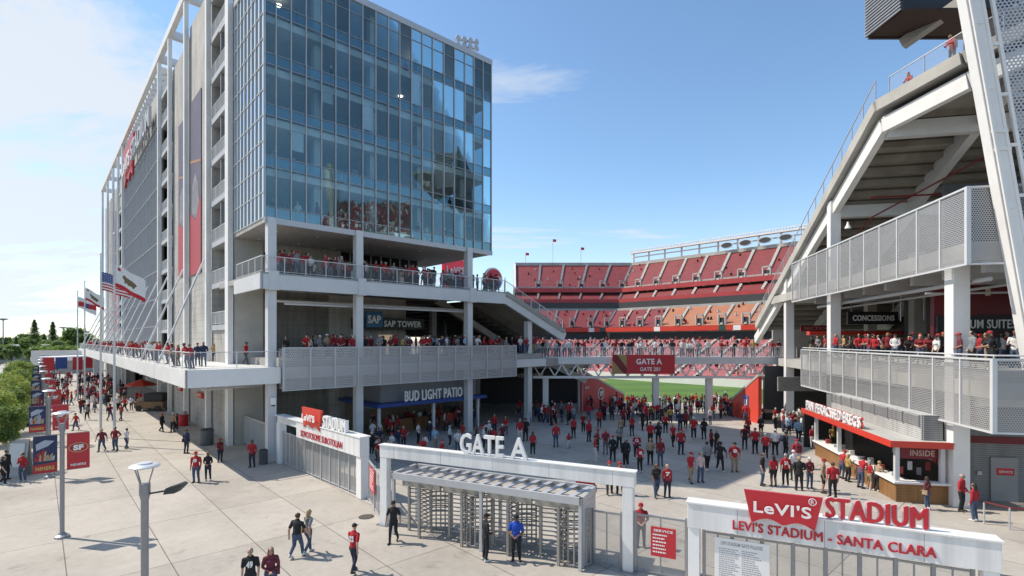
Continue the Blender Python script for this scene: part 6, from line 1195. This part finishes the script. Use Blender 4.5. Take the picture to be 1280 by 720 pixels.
# patio crowd
G = 'people crowding before the patio bar'; done = []
while len(done) < 28:
    px = prr.uniform(462, 628); py = prr.uniform(549, 597-(px-462)*.18); X, D = GP(px, py)
    if all((X-a)**2+(D-b)**2 > .45 for a, b in done): done.append((X, D)); d = dress(); d['top'] = prr.choice(['red', 'red', 'black', 'white', 'lightblue', 'darkred', 'white', 'navy']); person(X, D, 0, face=prr.uniform(0, 360), pose=prr.choice(['stand', 'clasp', 'phone', 'stand', 'akimbo']), group=G, zone='before the patio bar', **d)
# left and right concourses
for i in range(7): P(640+prr.random()*80, 521+prr.random()*12, face=prr.uniform(0, 360), pose='stand', group='people in the dark concourses', zone='in the dark left concourse')
for i in range(6): P(962+prr.random()*80, 534+prr.random()*18, face=prr.uniform(0, 360), pose='stand', group='people in the dark concourses', zone='in the dark right concourse')
# mouth
for i in range(14): P(772+prr.random()*160, 511+prr.random()*20, face=prr.choice([0, 180, 180])+prr.uniform(-40, 40), pose=prr.choice(['stand', 'walk', 'clasp']), group='people at the field mouth', zone='at the mouth to the field')
# kiosk
G = 'customers at the food kiosk'
for px, py, f, po, kw in ((1052, 598, 100, 'lean', dict(top='red', bot='jeans', sleeve=True)), (1060, 602, 90, 'clasp', dict(top='gold', bot='black', hair='long', sex='f')), (1076, 610, 100, 'lean', dict(top='red', bot='jeans', hair='short', sleeve=False)), (1087, 612, 90, 'clasp', dict(top='red', bot='khaki', sleeve=False)), (1096, 614, 110, 'lean', dict(top='tan', bot='black', hair='short', hc='fair')), (1159, 637, 200, 'clasp', dict(top='maroon', bot='jeans', hair='long', hc='dark', sex='f', bag='tan')),
        (1202, 639, 30, 'clasp', dict(top='red', bot='black', sleeve=True, hair='short')), (1218, 651, 200, 'stand', dict(top='red', bot='jeans', sleeve=True, hair='long', hc='dark', sex='f')), (1041, 560, 0, 'stand', dict(top='gold', bot='black', hair='cap', capc='red'))):
    P(px, py, face=f, pose=po, group=G, zone='at the food kiosk', **({**kw, 'lod': 0} if py > 590 else kw))
# labels that single each one out
ORDN = ['first', 'second', 'third', 'fourth', 'fifth', 'sixth', 'seventh', 'eighth', 'ninth', 'tenth', 'eleventh', 'twelfth']
by = {}
for t in PEOPLE:
    if t[6]: t[0]['label'] = t[6]
    else: by.setdefault((t[2], t[3], t[4], t[5]), []).append(t)
for (d, b, h, z_), L in by.items():
    L.sort(key=lambda t: t[1])
    for i, t in enumerate(L): t[0]['label'] = (f'{ORDN[i]} from left in ' if len(L) > 1 else 'person in ')+f'{d}, {b}, {h}, {z_}'
# the uncountable rest: mouth crowd, deck back rows, watchers behind the glass, far seats
mb = MB(); cols = ['red', 'darkred', 'black', 'white', 'grey', 'navy']; CM = [SKIN[0], SKIN[1]]+[cloth(c) for c in cols]+[bottom(c) for c in ('jeans', 'black', 'navy')]+[HAIRC['dark'], SHOE[0]]
lowp = []
for po in ('stand', 'clasp', 'walk'):
    me, hp = body(po, 'm', 2); v = np.zeros(len(me.vertices)*3); me.vertices.foreach_get('co', v); lowp.append((v.reshape(-1, 3), [tuple(p.vertices) for p in me.polygons], [p.material_index for p in me.polygons]))
crr = random.Random(8)
def crowd_at(X, D, z=0., s=1.):
    v, f, m = crr.choice(lowp); a = crr.uniform(0, 6.283); c, s_ = math.cos(a), math.sin(a); s *= crr.uniform(.93, 1.05); top = 2+crr.choice([0, 0, 0, 0, 1, 1, 2, 2, 2, 3, 3, 4, 5]); bt = 8+crr.randrange(3); sk = crr.randrange(2)
    mp_ = {0: sk, 1: top, 2: top if crr.random() < .5 else sk, 3: bt, 4: bt, 5: 12, 6: 11, 7: 11}; n = len(mb.v)
    mb.v += [(X+s*(x*c-y*s_), D+s*(x*s_+y*c), z+s*q) for x, y, q in v]; mb.f += [tuple(i+n for i in q) for q in f]; mb.m += [mp_[k] for k in m]
    cap_ = MB(); ellipsoid(cap_, (0, .0, .03), (.095, .105, .10), 8, 5); n = len(mb.v); mb.v += [(X+s*x, D+s*(y), z+s*(q+1.63)) for x, y, q in cap_.v]; mb.f += [tuple(i+n for i in q) for q in cap_.f]; hcx = crr.choice([11, 11, 11, 2, 5]); mb.m += [hcx]*len(cap_.f)
for i in range(105): crowd_at(*GP(crr.uniform(768, 935), 507+20*crr.random()**1.2))
for i in range(12): crowd_at(*GP(crr.uniform(735, 775), 512+14*crr.random()))
for i in range(85): crowd_at(*T2W(crr.uniform(16, 38), crr.uniform(37.6, 44)), 6.95)
for i in range(60): crowd_at(*R2W(crr.uniform(17.0, 22), crr.uniform(28, 51)), 6.95)
for i in range(75): crowd_at(*T2W(crr.uniform(12.5, 33), crr.uniform(37.5, 41)), 12.9)
for i in range(52): j = crr.randrange(5); crowd_at(*T2W(crr.uniform(11.9, 31), crr.uniform(38.0, 40.5)), 16.7+3.52*j-(.05 if j else 0))
for i in range(60): crowd_at(*T2W(7.3+crr.random()*1.6, crr.uniform(52, 140)), 6.4)
for i in range(26): crowd_at(*T2W(crr.uniform(21.5, 31.5), crr.uniform(38.5, 43.5)), 0)
for i in range(16): crowd_at(*GP(crr.uniform(640, 720), crr.uniform(519, 530)))
for i in range(14): crowd_at(*GP(crr.uniform(955, 1040), crr.uniform(530, 545)))
for i in range(36): crowd_at(*T2W(crr.uniform(5.5, 11), crr.uniform(78, 140)), 0)
for i in range(95): crowd_at(*T2W(crr.uniform(1.2, 10), 70+80*crr.random()**.8), 0)
for i in range(520):
    seg = 0 if crr.random() < .35 else 1; f = crr.random(); r = crr.uniform(40, 69); k = int((r-40)/1.5); z_ = 8.4-7.1*k/20; x, y, z_ = bp(seg, f, 40+1.5*k+.8, z_); c = crr.choice([2, 2, 3, 5, 5, 0, 4]); n = len(mb.v); mb.box(x-.22, x+.22, y-.15, y+.15, z_, z_+.62, c); mb.box(x-.1, x+.1, y-.1, y+.1, z_+.64, z_+.86, crr.choice([0, 1, 11]))
for i in range(110):
    seg = 0 if crr.random() < .35 else 1; r0, z0, r1, z1 = crr.choice([(0, 35.6, 16, 25.4), (24, 17.7, 36, 12.0), (24, 17.7, 36, 12)]); t = crr.random(); x, y, z_ = bp(seg, crr.random(), r0+(r1-r0)*t, z0+(z1-z0)*t); mb.box(x-.22, x+.22, y-.15, y+.15, z_, z_+.7, crr.choice([2, 2, 5, 4])); mb.box(x-.1, x+.1, y-.1, y+.1, z_+.72, z_+.92, 0)
me = mb.build('crowd', CM, None, F0, (0, 0, 0), smooth=False); tag(me, 'distant crowd in red, black and white filling mouth, decks and seats', 'crowd', None, 'stuff')
